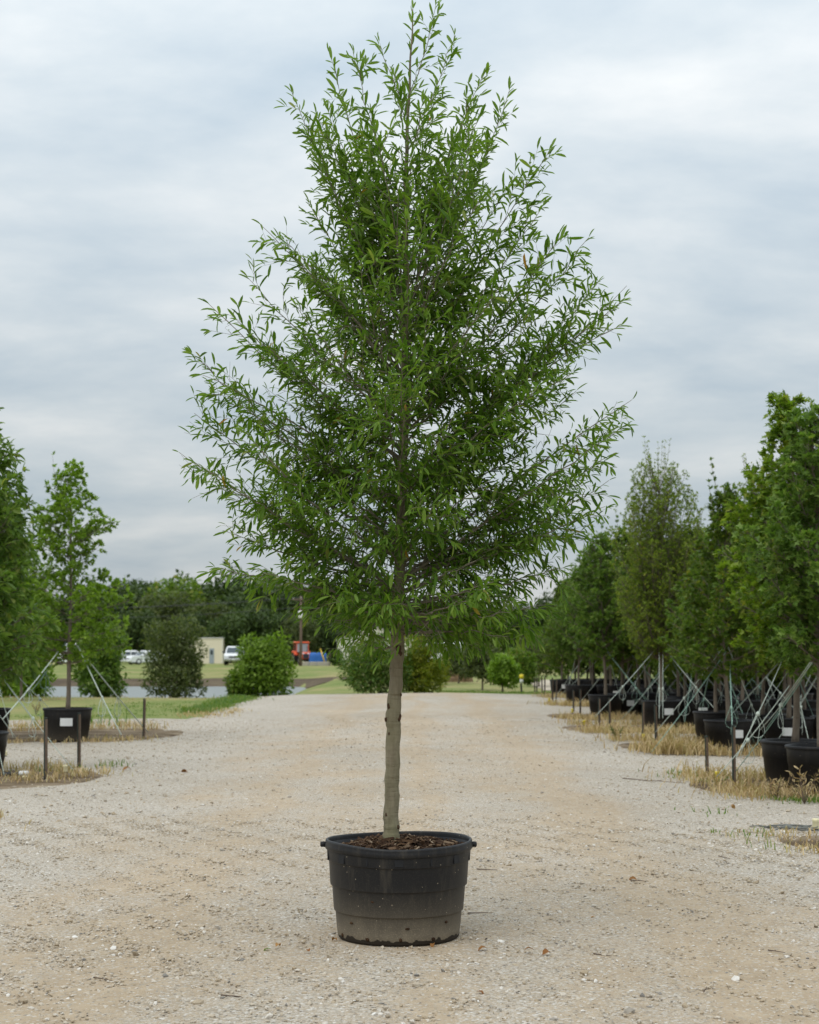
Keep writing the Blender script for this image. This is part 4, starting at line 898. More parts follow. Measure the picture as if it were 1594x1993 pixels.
riser(48, 1513, 1520, 'short pale riser just below the white pipe fitting')
riser(10, 1464, 1474, 'small cream riser beside the near left pot')
riser(1396, 1505, 1524, 'bright yellow-capped riser pipe before the tall stake', M_YELLOWP)
riser(1253, 1431, 1446, 'pale yellow riser at the foot of the weathered stake', M_YELLOWP)
riser(1588, 1598, 1620, 'cream riser pipe beside the bundle of old drip tubing', w=.06)
riser(1128, 1402, 1411, 'white riser at the rounded bed end', M_PVC); riser(1137, 1404, 1414, 'pale yellow riser next to the white one', M_YELLOWP)
riser(1114, 1381, 1389, 'yellow riser at the foot of a slim stake', M_YELLOWP); riser(1069, 1360, 1368, 'small yellow riser by the far row end', M_YELLOWP)
def marker():
    Y = 64.0; x = (1014 - CX) / F * Y; z = Hf(x, Y); top = atY(1014, 1312, Y)[2]; root = empty('marker_post', (x, Y, z)); h = top - z
    tag(root, 'white marker post with a yellow top beyond the road crest', 'marker')
    MB().lathe([(.02, -.05), (.02, h - .34), (.001, h - .34)], 8).build('stem', M_STEEL, root); MB().lathe([(.001, h - .35), (.07, h - .35), (.07, h - .18), (.001, h - .18)], 10).build('sleeve', M_PVC, root, True)
    MB().lathe([(.001, h - .179), (.085, h - .179), (.085, h - .02), (.001, h)], 10).build('cap', M_YELLOWP, root, True)
marker()
def pipes():
    g = gnd(52, 1513); z = Hf(g[0], g[1]) + .05
    root = empty('irrigation_pipe', (g[0], g[1], z)); tag(root, 'black irrigation pipe ending in a white fitting left of the road', 'pipe')
    m = MB(); u = np.linspace(0, 6, 24); m.tube(np.stack([-.07 - u, .02 * np.sin(u * 2), -.012 + .006 * np.sin(u * 3)], 1), .028, 8); m.build('hose', M_BLACK, root, True)
    MB().tube([(-.10, 0, 0), (-.095, 0, 0), (.015, 0, 0), (.02, 0, 0)], [.030, .036, .036, .028], 12).build('fitting', M_PVC, root, True)
    r = np.random.default_rng(8); c = gnd(1535, 1617); z = Hf(c[0], c[1]) + .012
    m = MB(); u = np.linspace(0, 1, 40)
    for k in range(9):
        a, b = r.uniform(-.30, -.05), r.uniform(.15, .30)
        m.tube(np.stack([a + (b - a) * u + .01 * np.sin(u * 9 + k), r.normal(0, .09) + .10 * np.sin(u * r.uniform(4, 8) + r.uniform(0, 6)), .010 + .003 * k + .006 * np.abs(np.sin(u * 5 + k))], 1), .0055, 5)
    m.tube(np.stack([-.34 + .3 * u, .10 - .14 * u, .016 + .01 * np.sin(u * 6)], 1), .006, 5)
    o = m.build('drip_tubing', M_TUBE, None, True, (c[0], c[1], z)); tag(o, 'tangled bundle of old grey drip tubing on bare soil', 'tubing')
pipes()

# ------------------------------------------------------------------ far buildings and vehicles
M_BEIGE = plain('beige_metal', (0.74, 0.67, 0.52), .6, .3, var=.05, sc=1.5); M_WHITEM = plain('white_metal', (.72, .69, .62), .6, .3, var=.05, sc=1.0)
M_TRIM = plain('trim_pale', (.75, .72, .62), .5, .3); M_DOOR = plain('door_grey', (.30, .34, .37), .5, .4); M_ROOFM = plain('roof_metal', (.55, .54, .50), .45, .5)
M_CARW = plain('paint_white', (.78, .79, .80), .22, .5, var=.03); M_GLASS = plain('glass_dark', (.04, .055, .065), .08, .6); M_TYRE = plain('tyre', (.02, .02, .021), .85, .2); M_CHROME = plain('chrome', (.5, .5, .5), .25, .6, .8)
M_LAMP = plain('headlamp', (.7, .72, .75), .12, .6); M_GRILLE = plain('grille', (.035, .036, .04), .4, .5); M_ORANGE = plain('orange_paint', (.72, .10, .03), .4, .5); M_BLUE = plain('blue_tarp', (.03, .13, .42), .55, .3, var=.25, sc=3)
M_CONC = plain('concrete', (.42, .38, .32), .9, .1); M_YPIPE = plain('yellow_pipe', (.65, .42, .05), .5, .3); M_POLE = plain('pole_wood', (.17, .125, .10), .9, .1, var=.3, sc=4); M_TAIL = plain('tail_red', (.45, .02, .02), .3, .5)
def building(px0, px1, top, base, Y, depth, mat, label, door=None, gable=None, ribs=.3):
    x0, x1 = (px0 - CX) / F * Y, (px1 - CX) / F * Y; w = x1 - x0; cx = (x0 + x1) / 2; z = Hf(cx, Y); zb = min(z, atY(px0, base, Y)[2]); zt = atY(px0, top, Y)[2]; h = zt - zb
    root = empty('metal_building', (cx, Y, zb)); tag(root, label, 'building')
    rise = gable or 0
    prof = [(-w / 2, -.4), (w / 2, -.4), (w / 2, h), (0, h + rise), (-w / 2, h)] if rise else [(-w / 2, -.4), (w / 2, -.4), (w / 2, h), (-w / 2, h)]
    MB().prism(prof, depth, 'y', (0, depth / 2, 0)).build('wall', mat, root)
    k = 0
    for xx in np.arange(-w / 2 + ribs, w / 2 - .05, ribs):   # standing seams of the cladding
        top_ = h + rise * (1 - abs(xx) / (w / 2)); MB().box((xx, -.012, top_ / 2), (.035, .03, top_ - .02)).build('cladding_rib', mat, root)
    if rise:
        for s in (-1, 1):
            L = math.hypot(w / 2, rise); a = math.atan2(rise, w / 2)
            V = [(0, -.25, h + rise + .03), (s * (w / 2 + .25), -.25, h + .03 - .25 * rise / (w / 2)), (s * (w / 2 + .25), depth + .25, h + .03 - .25 * rise / (w / 2)), (0, depth + .25, h + rise + .03)]
            V += [(a_, b_, c_ + .08) for a_, b_, c_ in V]
            MB().add(V, [[0, 1, 2, 3], [4, 5, 6, 7], [0, 1, 5, 4], [1, 2, 6, 5], [2, 3, 7, 6], [3, 0, 4, 7]]).build('roof', M_ROOFM, root)
    else:
        MB().box((0, depth / 2, h + .06), (w + .16, depth + .16, .12), bev=.02).build('roof', M_ROOFM, root)
        for s in (-1, 1): MB().box((s * w / 2, -.01, h / 2), (.10, .06, h)).build('corner_trim', M_TRIM, root)
    if door:
        dx0, dx1, dt = (door[0] - CX) / F * Y - cx, (door[1] - CX) / F * Y - cx, atY(door[0], door[2], Y)[2] - zb
        d = MB().box(((dx0 + dx1) / 2, -.03, dt / 2), (dx1 - dx0, .05, dt), bev=.01).build('door', M_DOOR, root)
        MB().box(((dx0 + dx1) / 2, -.07, dt * .74), ((dx1 - dx0) * .5, .02, dt * .28)).build('pane', M_GLASS, d); MB().blob((dx1 - .1, -.09, dt * .48), (.07, .07, .07), 3, 1, 0).build('handle', M_CHROME, d)
    return root
building(350, 434, 1243, 1291, 188, 9, M_BEIGE, 'small flat-roofed beige metal building with a grey door', (409, 418, 1262))
building(657, 800, 1246, 1291, 184, 14, M_WHITEM, 'white gabled metal building behind the willow shrub', None, 1.5, .45)
def wheel(root, x, y, r, w, n=18):
    t = MB(); t.lathe([(r * .62, -w / 2), (r * .95, -w / 2), (r, -w * .35), (r, w * .35), (r * .95, w / 2), (r * .62, w / 2), (r * .62, -w / 2)], n)
    for a in t.V: a[:] = a[:, [2, 0, 1]]
    o = t.build('wheel', M_TYRE, root, True, (x, y, r))
    k = MB(); k.lathe([(.01, -w * .42), (r * .62, -w * .42), (r * .62, w * .42), (.01, w * .42)], n)
    for a in k.V: a[:] = a[:, [2, 0, 1]]
    k.build('rim', M_CHROME, o)
def vehicle(px, base, Y, rz, label, kind='pickup', group=None):
    """nose towards -y; a loaf of side-profile slices that narrow towards the roof"""
    x = (px - CX) / F * Y; z = Hf(x, Y) + .02; root = empty({'pickup': 'pickup_truck', 'van': 'van', 'car': 'car'}[kind], (x, Y, z), rz); tag(root, label, {'pickup': 'truck', 'van': 'van', 'car': 'car'}[kind], group)
    W = {'pickup': 2.02, 'van': 2.0, 'car': 1.82}[kind]; L = {'pickup': 5.6, 'van': 5.4, 'car': 4.6}[kind]; g = {'pickup': .42, 'van': .3, 'car': .26}[kind]; hood = {'pickup': 1.18, 'van': 1.15, 'car': .92}[kind]; top = {'pickup': 1.92, 'van': 2.3, 'car': 1.48}[kind]
    y0 = -L / 2
    lower = [(y0, g + .1), (y0 + .08, g), (-y0 - .08, g), (-y0, g + .12), (-y0, hood * .98), (-y0 - .04, hood + .02), (y0 + 1.35, hood + .03), (y0 + .25, hood - .06), (y0 + .04, hood - .2)]
    MB().prism(lower, W, 'x').build('body', M_CARW, root)
    c0, c1 = {'pickup': (1.25, 3.35), 'van': (.95, L - .1), 'car': (1.2, L - .55)}[kind]
    V, Fc = [], []
    for zz, ins, a, b in ((hood, .06, c0, c1), (top - .10, .17, c0 + .72, c1 - (.12 if kind != 'car' else .6)), (top, .30, c0 + .95, c1 - (.25 if kind != 'car' else .8))):
        V += [(-W / 2 + ins, y0 + a, zz), (W / 2 - ins, y0 + a, zz), (W / 2 - ins, y0 + b, zz), (-W / 2 + ins, y0 + b, zz)]
    for k in range(2):
        for j in range(4): Fc.append([k * 4 + j, k * 4 + (j + 1) % 4, k * 4 + 4 + (j + 1) % 4, k * 4 + 4 + j])
    Fc.append([8, 9, 10, 11]); MB().add(V, Fc).build('cab', M_CARW, root)
    lo, hi = np.array(V[0:4]), np.array(V[4:8])
    def pane(name, j, f0, f1, u0, u1, off):
        j2 = (j + 1) % 4; q = lambda f, u: (lo[j] * (1 - u) + lo[j2] * u) * (1 - f) + (hi[j] * (1 - u) + hi[j2] * u) * f
        n = np.cross(lo[j2] - lo[j], hi[j] - lo[j]); n /= np.linalg.norm(n); P = [q(f0, u0), q(f0, u1), q(f1, u1), q(f1, u0)]
        MB().add([p + n * off for p in P] + [p - n * .02 for p in P], [[0, 1, 2, 3], [0, 4, 5, 1], [1, 5, 6, 2], [2, 6, 7, 3], [3, 7, 4, 0]]).build(name, M_GLASS, root)
    pane('windshield', 0, .08, .95, .06, .94, .012)
    for j in (1, 3): pane('side_window', j, .12, .9, .22 if j == 1 else .08, .5, .012); pane('side_window', j, .12, .9, .54, .9 if j == 1 else .78, .012)
    MB().box((0, y0 - .01, hood - .42), (W * .52, .06, .34), bev=.02).build('grille', M_GRILLE, root)
    for k in range(3): MB().box((0, y0 - .05, hood - .53 + k * .11), (W * .5, .03, .025)).build('grille_bar', M_CHROME, root)
    for s in (-1, 1):
        MB().box((s * W * .385, y0 - .005, hood - .36), (.30, .07, .24), bev=.03).build('headlight', M_LAMP, root); MB().box((s * (W / 2 + .14), y0 + c0 + .35, hood + .16), (.2, .1, .24), bev=.03).build('mirror', M_GRILLE, root)
        MB().box((s * W * .44, -y0 + .0, hood - .2), (.16, .05, .34), bev=.02).build('tail_light', M_TAIL, root)
        for yy in (y0 + .95, -y0 - 1.05): wheel(root, s * (W / 2 - .11), yy, {'pickup': .41, 'van': .36, 'car': .33}[kind], .25)
    MB().box((0, y0 - .06, g + .16), (W * .96, .16, .24), bev=.04).build('bumper', M_CHROME if kind == 'pickup' else M_CARW, root); MB().box((0, y0 - .145, g + .2), (.34, .015, .14)).build('number_plate', M_TAGW, root)
    return root
vehicle(459, 1290, 172, .06, 'white pickup truck facing the road between beige building and bright shrub')
vehicle(286, 1285, 178, -.9, 'white car half hidden left of the dark olive shrub', 'car'); vehicle(247, 1283, 182, -1.2, 'white car parked behind the loose green shrub', 'car'); vehicle(152, 1278, 176, -1.25, 'white van seen past the trunk of the tagged pot tree', 'van'); vehicle(846, 1292, 150, -1.3, 'white van behind the yellow-green shrub', 'van')
def tractor():
    Y = 174.; x = (589 - CX) / F * Y; z = Hf(x, Y) + .02; root = empty('tractor', (x, Y, z), .25); tag(root, 'orange tractor with a glazed cab behind the utility pole', 'tractor')
    MB().box((0, -1.0, .95), (.78, 1.9, .72), bev=.12, taper=.92).build('hood', M_ORANGE, root); MB().box((0, -1.97, .92), (.6, .06, .5), bev=.02).build('grille', M_GRILLE, root)
    MB().box((0, .1, .62), (.6, 3.2, .42), bev=.05).build('chassis', M_GRILLE, root)
    for s in (-1, 1):
        wheel(root, s * .62, .75, .68, .42); wheel(root, s * .52, -1.35, .42, .28)
        MB().prism([(-.05, 1.05), (.2, 1.42), (1.2, 1.46), (1.45, 1.2), (1.3, 1.2), (.3, 1.28)], .46, 'x', (s * .64, 0, 0)).build('fender', M_ORANGE, root)
        for yy in (-.1, 1.25): MB().box((s * .62, yy, 1.62), (.07, .08, 1.3)).build('cab_pillar', M_ORANGE, root)
        MB().box((s * .63, .57, 1.72), (.02, 1.2, .85)).build('side_window', M_GLASS, root)
        MB().box((s * .27, -1.99, 1.16), (.16, .06, .14), bev=.02).build('headlight', M_LAMP, root)
    MB().box((0, -.12, 1.75), (1.16, .02, .85)).build('windshield', M_DOOR, root); MB().box((0, .58, 2.32), (1.5, 1.65, .16), bev=.06).build('roof', M_ORANGE, root)
    MB().tube([(.3, -1.2, 1.25), (.3, -1.2, 1.95)], .04, 8).build('exhaust', M_GRILLE, root)
tractor()
def yard():
    Y = 171.; X = lambda p: (p - CX) / F * Y; Z = lambda p: atY(CX, p, Y)[2]
    r = np.random.default_rng(4); w = X(636) - X(603); h = Z(1267) - Z(1291); n = 13; V = []
    zb = Hf(X(620), Y)
    for (zz, k) in ((0, 1.03), (h * .3, 1.0), (h * .7, .98), (h * .95, .95), (h, .86), (h * 1.02, .4), (h * 1.02, .01)):
        for j in range(28):
            a = j * 2 * math.pi / 28; c, s = math.cos(a), math.sin(a); q = 1 / max(abs(c), abs(s)); q = min(q, 1.32); f = 1 + .035 * math.sin(a * 9) * (1 - zz / h)
            V.append((w / 2 * c * q * k * f, .7 * s * q * k * f, zz + r.normal(0, .012)))
    o = MB().add(V, [[i * 28 + j, i * 28 + (j + 1) % 28, (i + 1) * 28 + (j + 1) % 28, (i + 1) * 28 + j] for i in range(6) for j in range(28)]).build('tarp_stack', M_BLUE, None, True, (X(619.5), Y, zb))
    tag(o, 'blue tarp over a stack beside the orange tractor', 'tarp')
    for k, p in enumerate((598, 612, 626, 638)):
        b = MB().box((0, 0, .2), (.70, .5, .42), bev=.03).build('concrete_block', M_CONC, None, False, (X(p), Y - 2.2, Hf(X(p), Y - 2.2) - .02)); b.rotation_euler.z = r.normal(0, .08); tag(b, 'pale concrete block in the low line before the blue tarp', 'block', 'concrete blocks before the tarp')
    a, b_ = np.array([X(625), Y - 1, Z(1263)]), np.array([X(636), Y - 1.2, Hf(X(636), Y - 1.2)])
    o = MB().tube([a - b_, (a - b_) * .5, (0, 0, 0)], .07, 8).build('yellow_beam', M_YPIPE, None, True, b_); tag(o, 'thin yellow beam leaning beside the blue tarp', 'beam')
    x0, x1 = X(642), X(653); root = empty('wooden_rack', ((x0 + x1) / 2, Y, Hf(x0, Y))); tag(root, 'small wooden rack beside the white building', 'rack')
    for s in (-1, 1):
        for d in (-.3, .3): MB().box((s * .26, d, .75), (.09, .09, 1.5)).build('post', M_POLE, root)
    for zz in (.5, 1.0, 1.5): MB().box((0, 0, zz), (.72, .72, .05)).build('shelf', M_WOOD, root)
yard()
def pole():
    Y = 166.; x = (586 - CX) / F * Y; z = Hf(x, Y); h = atY(586, 1160, Y)[2] - z; root = empty('utility_pole', (x, Y, z)); tag(root, 'wooden utility pole carrying a white transformer before the far wood', 'pole')
    MB().tube([(0, 0, -.3), (0.02, 0, h * .5), (0, 0, h)], [.16, .135, .11], 10).build('pole', M_POLE, root, True)
    zt = atY(586, 1196, Y)[2] - z
    MB().lathe([(.001, -.36), (.2, -.36), (.22, -.3), (.22, .3), (.18, .36), (.001, .38)], 16, (-.02, -.33, zt)).build('transformer', M_PVC, root, True)
    MB().box((0, -.15, h - .35), (1.7, .1, .12)).build('crossarm', M_POLE, root)
    for s in (-.75, 0, .75): MB().lathe([(.03, 0), (.05, .03), (.03, .08), (.05, .11), (.001, .16)], 8, (s, -.15, h - .28)).build('insulator', M_PVC, root, True)
    for s, dz in ((-.75, 0), (.75, 0), (0, -1.0)):
        u = np.linspace(-1, 1, 31); MB().tube(np.stack([s + u * 55, -.15 + 0 * u, h - .13 + dz - 1.2 * (1 - (np.abs(u) * 2 - 1) ** 2)], 1), .018, 4).build('wire', M_GRILLE, root, True)
pole()
def heap():
    r = np.random.default_rng(9); Y = 88.; x = (884 - CX) / F * Y; z = Hf(x, Y); root = empty('brush_heap', (x, Y, z)); tag(root, 'brown heap of dead brush on the grass beyond the crest', 'heap')
    m = MB(); 
    for k in range(5): m.blob((r.normal(0, .35), r.normal(0, .2), .1), (r.uniform(.7, 1.1), .9, r.uniform(.8, 1.3)), k, 3, .22)
    m.build('mound', mat_dirt('brush', [(.10, .06, .035), (.17, .11, .06), (.25, .17, .10), (.30, .22, .14)], 3.0), root, True)
    m = MB()
    for k in range(160):
        a = r.uniform(0, 6.3); q = abs(r.normal(0, .45)); p = np.array([q * math.cos(a), q * math.sin(a), max(.02, .62 - .65 * q)]); d = unit(r.normal(size=3) * [1, 1, .6]) * r.uniform(.15, .4); m.tube([p - d / 2, p + d / 2], .012, 4)
    tag(m.build('brushwood', M_WOOD, root), kind='stuff')
heap()

# ------------------------------------------------------------------ dry grass, weeds
def blades(name, spots, mat, label, cat, seed, width=.0042):
    """spots: (x0,x1,y0,y1,n,height) filled with curved blades, each three tapering segments"""
    r = np.random.default_rng(seed); P, A, Hh = [], [], []
    for x0, x1, y0, y1, n, h in spots:
        nc = max(2, n // 9); cx, cy = r.uniform(x0, x1, nc), r.uniform(y0, y1, nc); i = r.integers(0, nc, n)
        sp_ = np.where(r.uniform(size=n) < .25, .28, .08); x, y = cx[i] + r.normal(0, 1, n) * sp_, cy[i] + r.normal(0, 1, n) * sp_; P.append(np.stack([x, y, H(x, y) + .03], 1)); A.append(r.uniform(0, 6.3, n)); Hh.append(h * r.uniform(.35, 1.2, n) * (.55 + .45 * (np.sin(cx[i] * 5) * np.sin(cy[i] * 3.7) * .5 + .5) * 1.3))
    P = np.concatenate(P); A = np.concatenate(A); Hh = np.concatenate(Hh); n = len(P); lean = r.uniform(.15, 1.3, n); w = width * (.6 + .8 * r.uniform(size=n)) * (1 + P[:, 1] / 40)
    dx, dy = np.cos(A), np.sin(A); V = []
    for f, k in ((0, 1), (.45, .8), (.8, .5)):
        c = P + np.stack([dx * lean * Hh * f * f, dy * lean * Hh * f * f, Hh * f * (1 - .15 * lean * f)], 1); s = np.stack([-dy, dx, 0 * dx], 1) * (w * k)[:, None]; V += [c - s, c + s]
    V.append(P + np.stack([dx * lean * Hh, dy * lean * Hh, Hh * (1 - .2 * lean)], 1)); V = np.stack(V, 1).reshape(-1, 3); b = np.arange(n) * 7
    Fl = np.concatenate([np.stack([b, b + 1, b + 3, b + 2, b + 2, b + 3, b + 5, b + 4, b + 4, b + 5, b + 6], 1).ravel()])
    o = mesh_np(name, V, Fl, np.tile([4, 4, 3], n), mat); return tag(o, label, cat, None, 'stuff')
blades('dry_grass', [(3.35, 4.1, 18.4, 21.6, 700, .13), (3.2, 3.9, 13.4, 15.3, 220, .07), (3.7, 4.9, 25.7, 26.8, 2600, .25), (3.6, 7.5, 29.3, 30.4, 1600, .22), (4.9, 8, 25.6, 26.0, 700, .2), (3.6, 4.6, 18.5, 19.4, 500, .18), (3.5, 5.0, 20.6, 21.7, 600, .22), (4.6, 6, 18.35, 18.6, 260, .4), (3.4, 7, 32.0, 33.2, 2200, .2), (3.4, 7, 35, 36, 1000, .2), (3.5, 7, 38, 39, 1600, .2), (3.9, 7, 46, 47.5, 1600, .22), (4.2, 8, 53, 55, 1500, .22),
       (-5.2, -3.9, 20.5, 22.4, 420, .12), (-6.5, -4.6, 22.4, 23.6, 500, .14), (-4.7, -4.0, 15.2, 16.4, 350, .10), (-7, -4.5, 28.7, 30.0, 420, .12), (-9, -5, 33, 35.5, 900, .2), (-5.4, -4.3, 38.6, 44, 700, .10), (-22, -5, 51, 54.5, 1800, .05), (3.0, 3.4, 13.4, 15.2, 60, .10)], M_DRY, 'tan dry grass growing along the planting beds', 'grass', 31)
blades('green_weeds', [(4.0, 5.1, 18.2, 18.5, 600, .07), (3.3, 4.0, 20.3, 21.9, 160, .07), (-5.7, -5.0, 41, 53, 3600, .17), (-9, -5.4, 39, 50, 1500, .045), (3.6, 4.0, 13.2, 13.8, 90, .10), (2.7, 3.2, 13.6, 15.0, 50, .09), (-5.0, -4.0, 22.5, 23.4, 90, .10), (2.7, 3.2, 16.5, 17.2, 20, .08), (-22, -6, 38.8, 40, 1200, .06), (1.0, 7, 60, 66, 2500, .10), (-8, -6, 34.5, 36, 120, .4)], M_WEED, 'short green weeds at the gravel edges and lawn rim', 'grass', 32)
def weed(px, base, h, label, mat, seed):
    g = gnd(px, base); g[2] = Hf(g[0], g[1]) + .02; r = np.random.default_rng(seed); root = empty('weed_plant', g); tag(root, label, 'weed'); m = MB(); LP, LD = [], []
    for k in range(7):
        a = r.uniform(0, 6.3); d = np.array([math.cos(a) * .45, math.sin(a) * .45, 1.0]); P = bez(np.zeros(3), d * h * .5 + r.normal(0, .03, 3), d * h * r.uniform(.6, 1), 7); m.tube(P, np.linspace(.006, .002, 7), 4)
        for f in range(2, 7):
            for s in range(2): q = P[f]; dd = unit(d + r.normal(0, .9, 3)); LP.append(q); LD.append(dd); m.tube([q, q + dd * .05], .0015, 3)
    m.build('stem', M_WOOD if mat is M_DRY else M_WEED, root, True); n = len(LP); leaves_mesh('foliage', T_LANCE, np.array(LP), np.array(LD), r.normal(size=(n, 3)) + [0, 0, 1], r.uniform(.04, .09, n), r.uniform(.008, .02, n), mat, root)
weed(1201, 1443, .24, 'lone green weed on the gravel beside the slim stakes', M_GREY, 1); weed(1566, 1568, .42, 'dry branching weed in front of the foremost right pot', M_DRY, 2); weed(1512, 1560, .22, 'small dry weed between the two foremost right pots', M_DRY, 3)
weed(70, 1392, .30, 'upright dry weed stems behind the left pots', M_DRY, 4)

# ------------------------------------------------------------------ loose stones, twigs and fallen leaves on the road
def stones():
    r = np.random.default_rng(17)
    def ico(sub):
        bm = bmesh.new(); bmesh.ops.create_icosphere(bm, subdivisions=1, radius=1)
        V = np.array([v.co for v in bm.verts]); Fc = np.array([[v.index for v in f.verts] for f in bm.faces]); bm.free(); return V, Fc
    V0, F0 = ico(1); VO = np.array([(1, 0, 0), (-.9, .2, 0), (.1, 1, 0), (0, -1, .1), (0, .1, 1), (0, 0, -1.)]); FO = np.array([[0, 2, 4], [2, 1, 4], [1, 3, 4], [3, 0, 4], [2, 0, 5], [1, 2, 5], [3, 1, 5], [0, 3, 5]])
    w = r.normal(size=(7, 2)) * np.array([1.5, .8]); ph = r.uniform(0, 6.3, 7)
    patches = [(*gnd(120, 1850)[:2], .55, .7), (*gnd(1500, 1640)[:2], .9, .9), (*gnd(60, 1560)[:2], 1.2, 1.0), (*gnd(230, 1600)[:2], .9, 1.2), (*gnd(1300, 1560)[:2], .5, 1.3), (*gnd(1594, 1690)[:2], .6, .5)]
    def mask(x, y):
        m = .5 + np.sin(np.stack([x, y], 1) @ w.T + ph).sum(1) / 6; m = .22 + np.clip(m, 0, 1) * .28
        for a, b, sx, sy in patches: m = m + 1.1 * np.exp(-((x - a) / sx) ** 2 - ((y - b) / sy) ** 2)
        return np.clip(m + .45 * np.clip((np.abs(x) - 2.6) / 1.5, 0, 1), 0.2, 1)
    def scatter(n, ya, yb, med, mx):
        y = ya + (yb - ya) * r.uniform(size=n * 4) ** 1.0; x = r.uniform(-1, 1, n * 4) * (.255 * y + .5)
        k = r.uniform(size=n * 4) < mask(x, y) * np.clip((.255 * y + .5) / (.255 * yb + .5), 0, 1); x, y = x[k][:n], y[k][:n]
        inb = np.zeros(len(x), bool)
        for a, b0, b1 in BEDS_R: inb |= (x > a + 1.0) & (y > b0 + .35) & (y < b1 - .35)
        for a, b0, b1 in BEDS_L: inb |= (x < a - 1.0) & (y > b0 + .35) & (y < b1 - .35)
        inb |= (y > 38.4) & (x < -5); inb |= (x + .062) ** 2 + (y - Y0) ** 2 < .36 ** 2
        x, y = x[~inb], y[~inb]; return x, y, np.clip(r.lognormal(math.log(med), .42, len(x)), .004, mx)
    def shape(Vt, n, s):
        V = Vt[None] * (1 + r.normal(0, .16, (n, len(Vt), 1))); sc = np.stack([r.uniform(.8, 1.3, n), r.uniform(.65, 1.0, n), r.uniform(.35, .7, n)], 1) * s[:, None] * .62
        V = V * sc[:, None, :]; a = r.uniform(0, 6.3, n); c, q = np.cos(a)[:, None], np.sin(a)[:, None]
        t = r.normal(0, .25, n)[:, None]; V[:, :, 2] += V[:, :, 0] * t
        return np.stack([V[:, :, 0] * c - V[:, :, 1] * q, V[:, :, 0] * q + V[:, :, 1] * c, V[:, :, 2]], 2)
    zg = lambda x, y: H(x, y) + .015 + bump_(x, y)
    x, y, s = scatter(42000, 6.2, 16, .0105, .04)
    # a few bigger stones seen one by one in the photo
    bigs = [(390, 1810, .06), (242, 1834, .05), (60, 1805, .045), (20, 1735, .04), (62, 1795, .04), (200, 1738, .045), (160, 1762, .04), (380, 1905, .055), (265, 1880, .03), (345, 1912, .03), (300, 1917, .035), (425, 1705, .04), (470, 1775, .045), (410, 1985, .045), (385, 1960, .05), (700, 1832, .045), (716, 1838, .05), (790, 1836, .04), (745, 1851, .03), (1137, 1903, .045), (1225, 1977, .055), (1432, 1913, .04), (1176, 1868, .03), (810, 1905, .03), (640, 1868, .03), (1250, 1945, .03), (1545, 1838, .03), (1545, 1815, .035), (1080, 1830, .03)]
    bx = np.array([gnd(a, b)[:2] for a, b, _ in bigs]); bs = np.array([c for *_, c in bigs])
    x = np.concatenate([bx[:, 0], x]); y = np.concatenate([bx[:, 1], y]); s = np.concatenate([bs, s])
    vis = np.abs(x) < .245 * y; order = np.argsort(-(s / y * vis)); top = order[:300]; rest = order[300:]
    V = shape(V0, len(rest), s[rest]) + np.stack([x[rest], y[rest], zg(x[rest], y[rest]) + s[rest] * .06], 1)[:, None, :]; n = len(rest)
    fl = (F0.ravel()[None] + (np.arange(n) * len(V0))[:, None]).ravel()
    x2, y2, s2 = scatter(26000, 16, 38, .017, .05); V2 = shape(VO, len(x2), s2) + np.stack([x2, y2, zg(x2, y2) + s2 * .06], 1)[:, None, :]; off = V.shape[0] * V.shape[1]
    fl2 = (FO.ravel()[None] + (np.arange(len(x2)) * len(VO))[:, None]).ravel() + off
    fl = np.concatenate([fl, fl2]); VV = np.concatenate([V.reshape(-1, 3), V2.reshape(-1, 3)])
    o = mesh_np('loose_gravel', VV, fl, np.full(len(fl) // 3, 3), M_STONE, None, False); tag(o, 'loose pale gravel strewn over the road', 'gravel', None, 'stuff')
    mes = []
    for k in range(10):
        Vs = shape(V0, 1, np.array([1.0]))[0]; me = bpy.data.meshes.new('stone'); me.from_pydata(Vs.tolist(), [], F0.tolist()); me.materials.append(M_STONE); mes.append(me)
    for j, i in enumerate(top):
        o = bpy.data.objects.new('stone', mes[j % 10]); link(o, ROAD); o.location = (x[i], y[i], zg(x[i], y[i]) + s[i] * .08); o.scale = (s[i],) * 3; o.rotation_euler = (0, 0, r.uniform(0, 6.3))
stones()
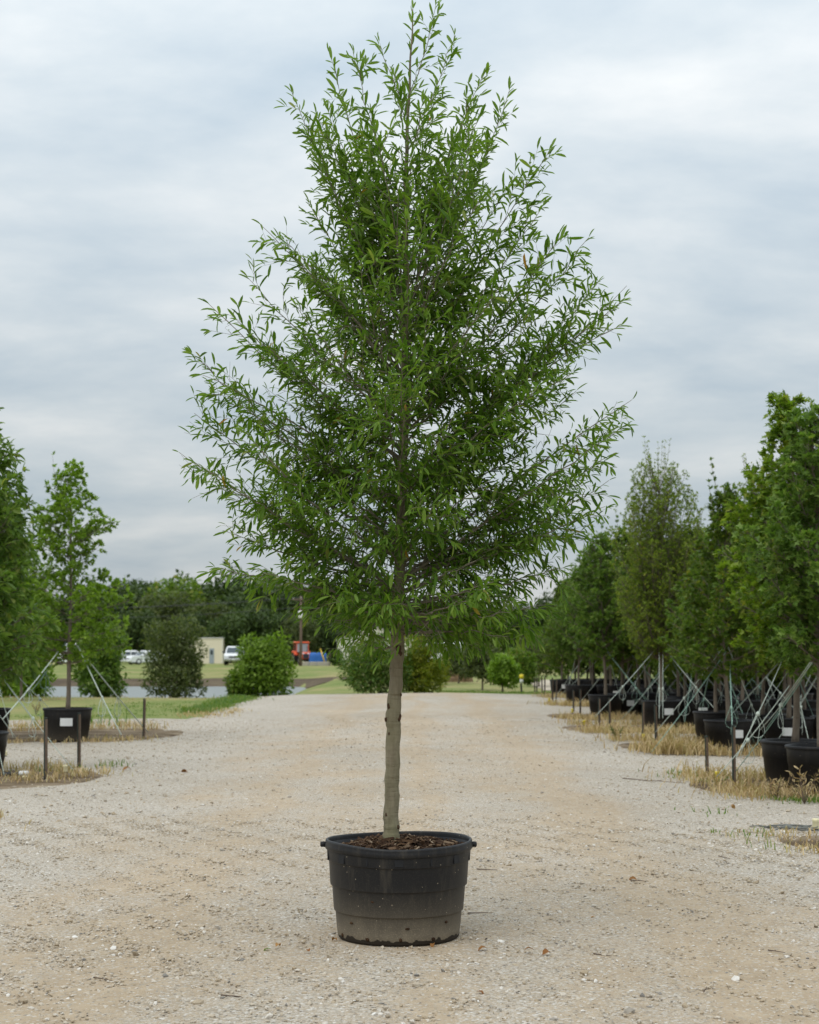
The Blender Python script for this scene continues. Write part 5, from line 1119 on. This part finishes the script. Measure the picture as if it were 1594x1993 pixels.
def litter():
    r = np.random.default_rng(23)
    ML = leafmat('fallen_leaf', [(0, (.13, .055, .02)), (.5, (.25, .11, .035)), (1, (.36, .20, .07))], transl=.1, rough=.8)
    def put_leaf(px, py, s, mat, label, group=None):
        g = gnd(px, py); V0, Fc = T_OAK if s > .06 else T_LANCE; V = V0 * np.array([s, s * .55, s * .8]); V[:, 2] += .3 * s * np.sin(V0[:, 0] * 3)
        o = MB().add(V, Fc).build('fallen_leaf', mat, None, True, (g[0], g[1], Hf(g[0], g[1]) + .022)); o.rotation_euler = (r.normal(0, .3), r.normal(0, .3), r.uniform(0, 6.3)); tag(o, label, 'leaf', group)
    put_leaf(238, 1502, .16, ML, 'curled brown leaf on the gravel before the left bed'); put_leaf(353, 1505, .14, ML, 'lone reddish-brown leaf out on the left of the road')
    G = 'small fallen brown leaves on the road'
    for px, py, s in ((845, 1846, .05), (655, 1838, .045), (760, 1833, .05), (545, 1850, .05), (950, 1856, .06), (1020, 1860, .055), (1070, 1862, .06), (925, 1940, .05), (1160, 1790, .05), (1240, 1720, .06), (1430, 1578, .1), (1372, 1548, .1), (600, 1860, .04)): put_leaf(px, py, s, ML, 'small brown fallen leaf on the gravel road', G)
    put_leaf(528, 1855, .055, M_WEED, 'single green leaf fallen on the gravel left of the pot')
    def twig(px0, py0, px1, py1, rad, label, group=None):
        a, b = gnd(px0, py0), gnd(px1, py1); a[2] = Hf(a[0], a[1]) + .025; b[2] = Hf(b[0], b[1]) + .025; u = np.linspace(0, 1, 8)[:, None]; P = a + (b - a) * u; P[1:-1] += r.normal(0, .012 * np.linalg.norm(b - a), (6, 3)) * [1, 1, .3]
        m = MB(); m.tube(P - a, np.linspace(rad, rad * .4, 8), 5); q = P[3] - a; m.tube([q, q + (b - a) * .18 + r.normal(0, .02, 3) * [1, 1, .3]], rad * .4, 4); o = m.build('twig', M_WOOD, None, True, a); tag(o, label, 'twig', group)
    twig(1212, 1519, 1335, 1528, .006, 'long thin brown stick lying across the gravel before the stakes'); twig(928, 1698, 968, 1700, .005, 'dark twig on the gravel right of the pot')
    for a in ((910, 1785, 950, 1784), (1495, 1858, 1528, 1863), (1398, 1672, 1422, 1678), (1226, 1720, 1262, 1722), (182, 1912, 218, 1918), (430, 1947, 470, 1950), (1370, 1940, 1376, 1932), (1155, 1865, 1190, 1870)): twig(*a, .004, 'small thin twig lying on the gravel road', 'small twigs on the road')
litter()
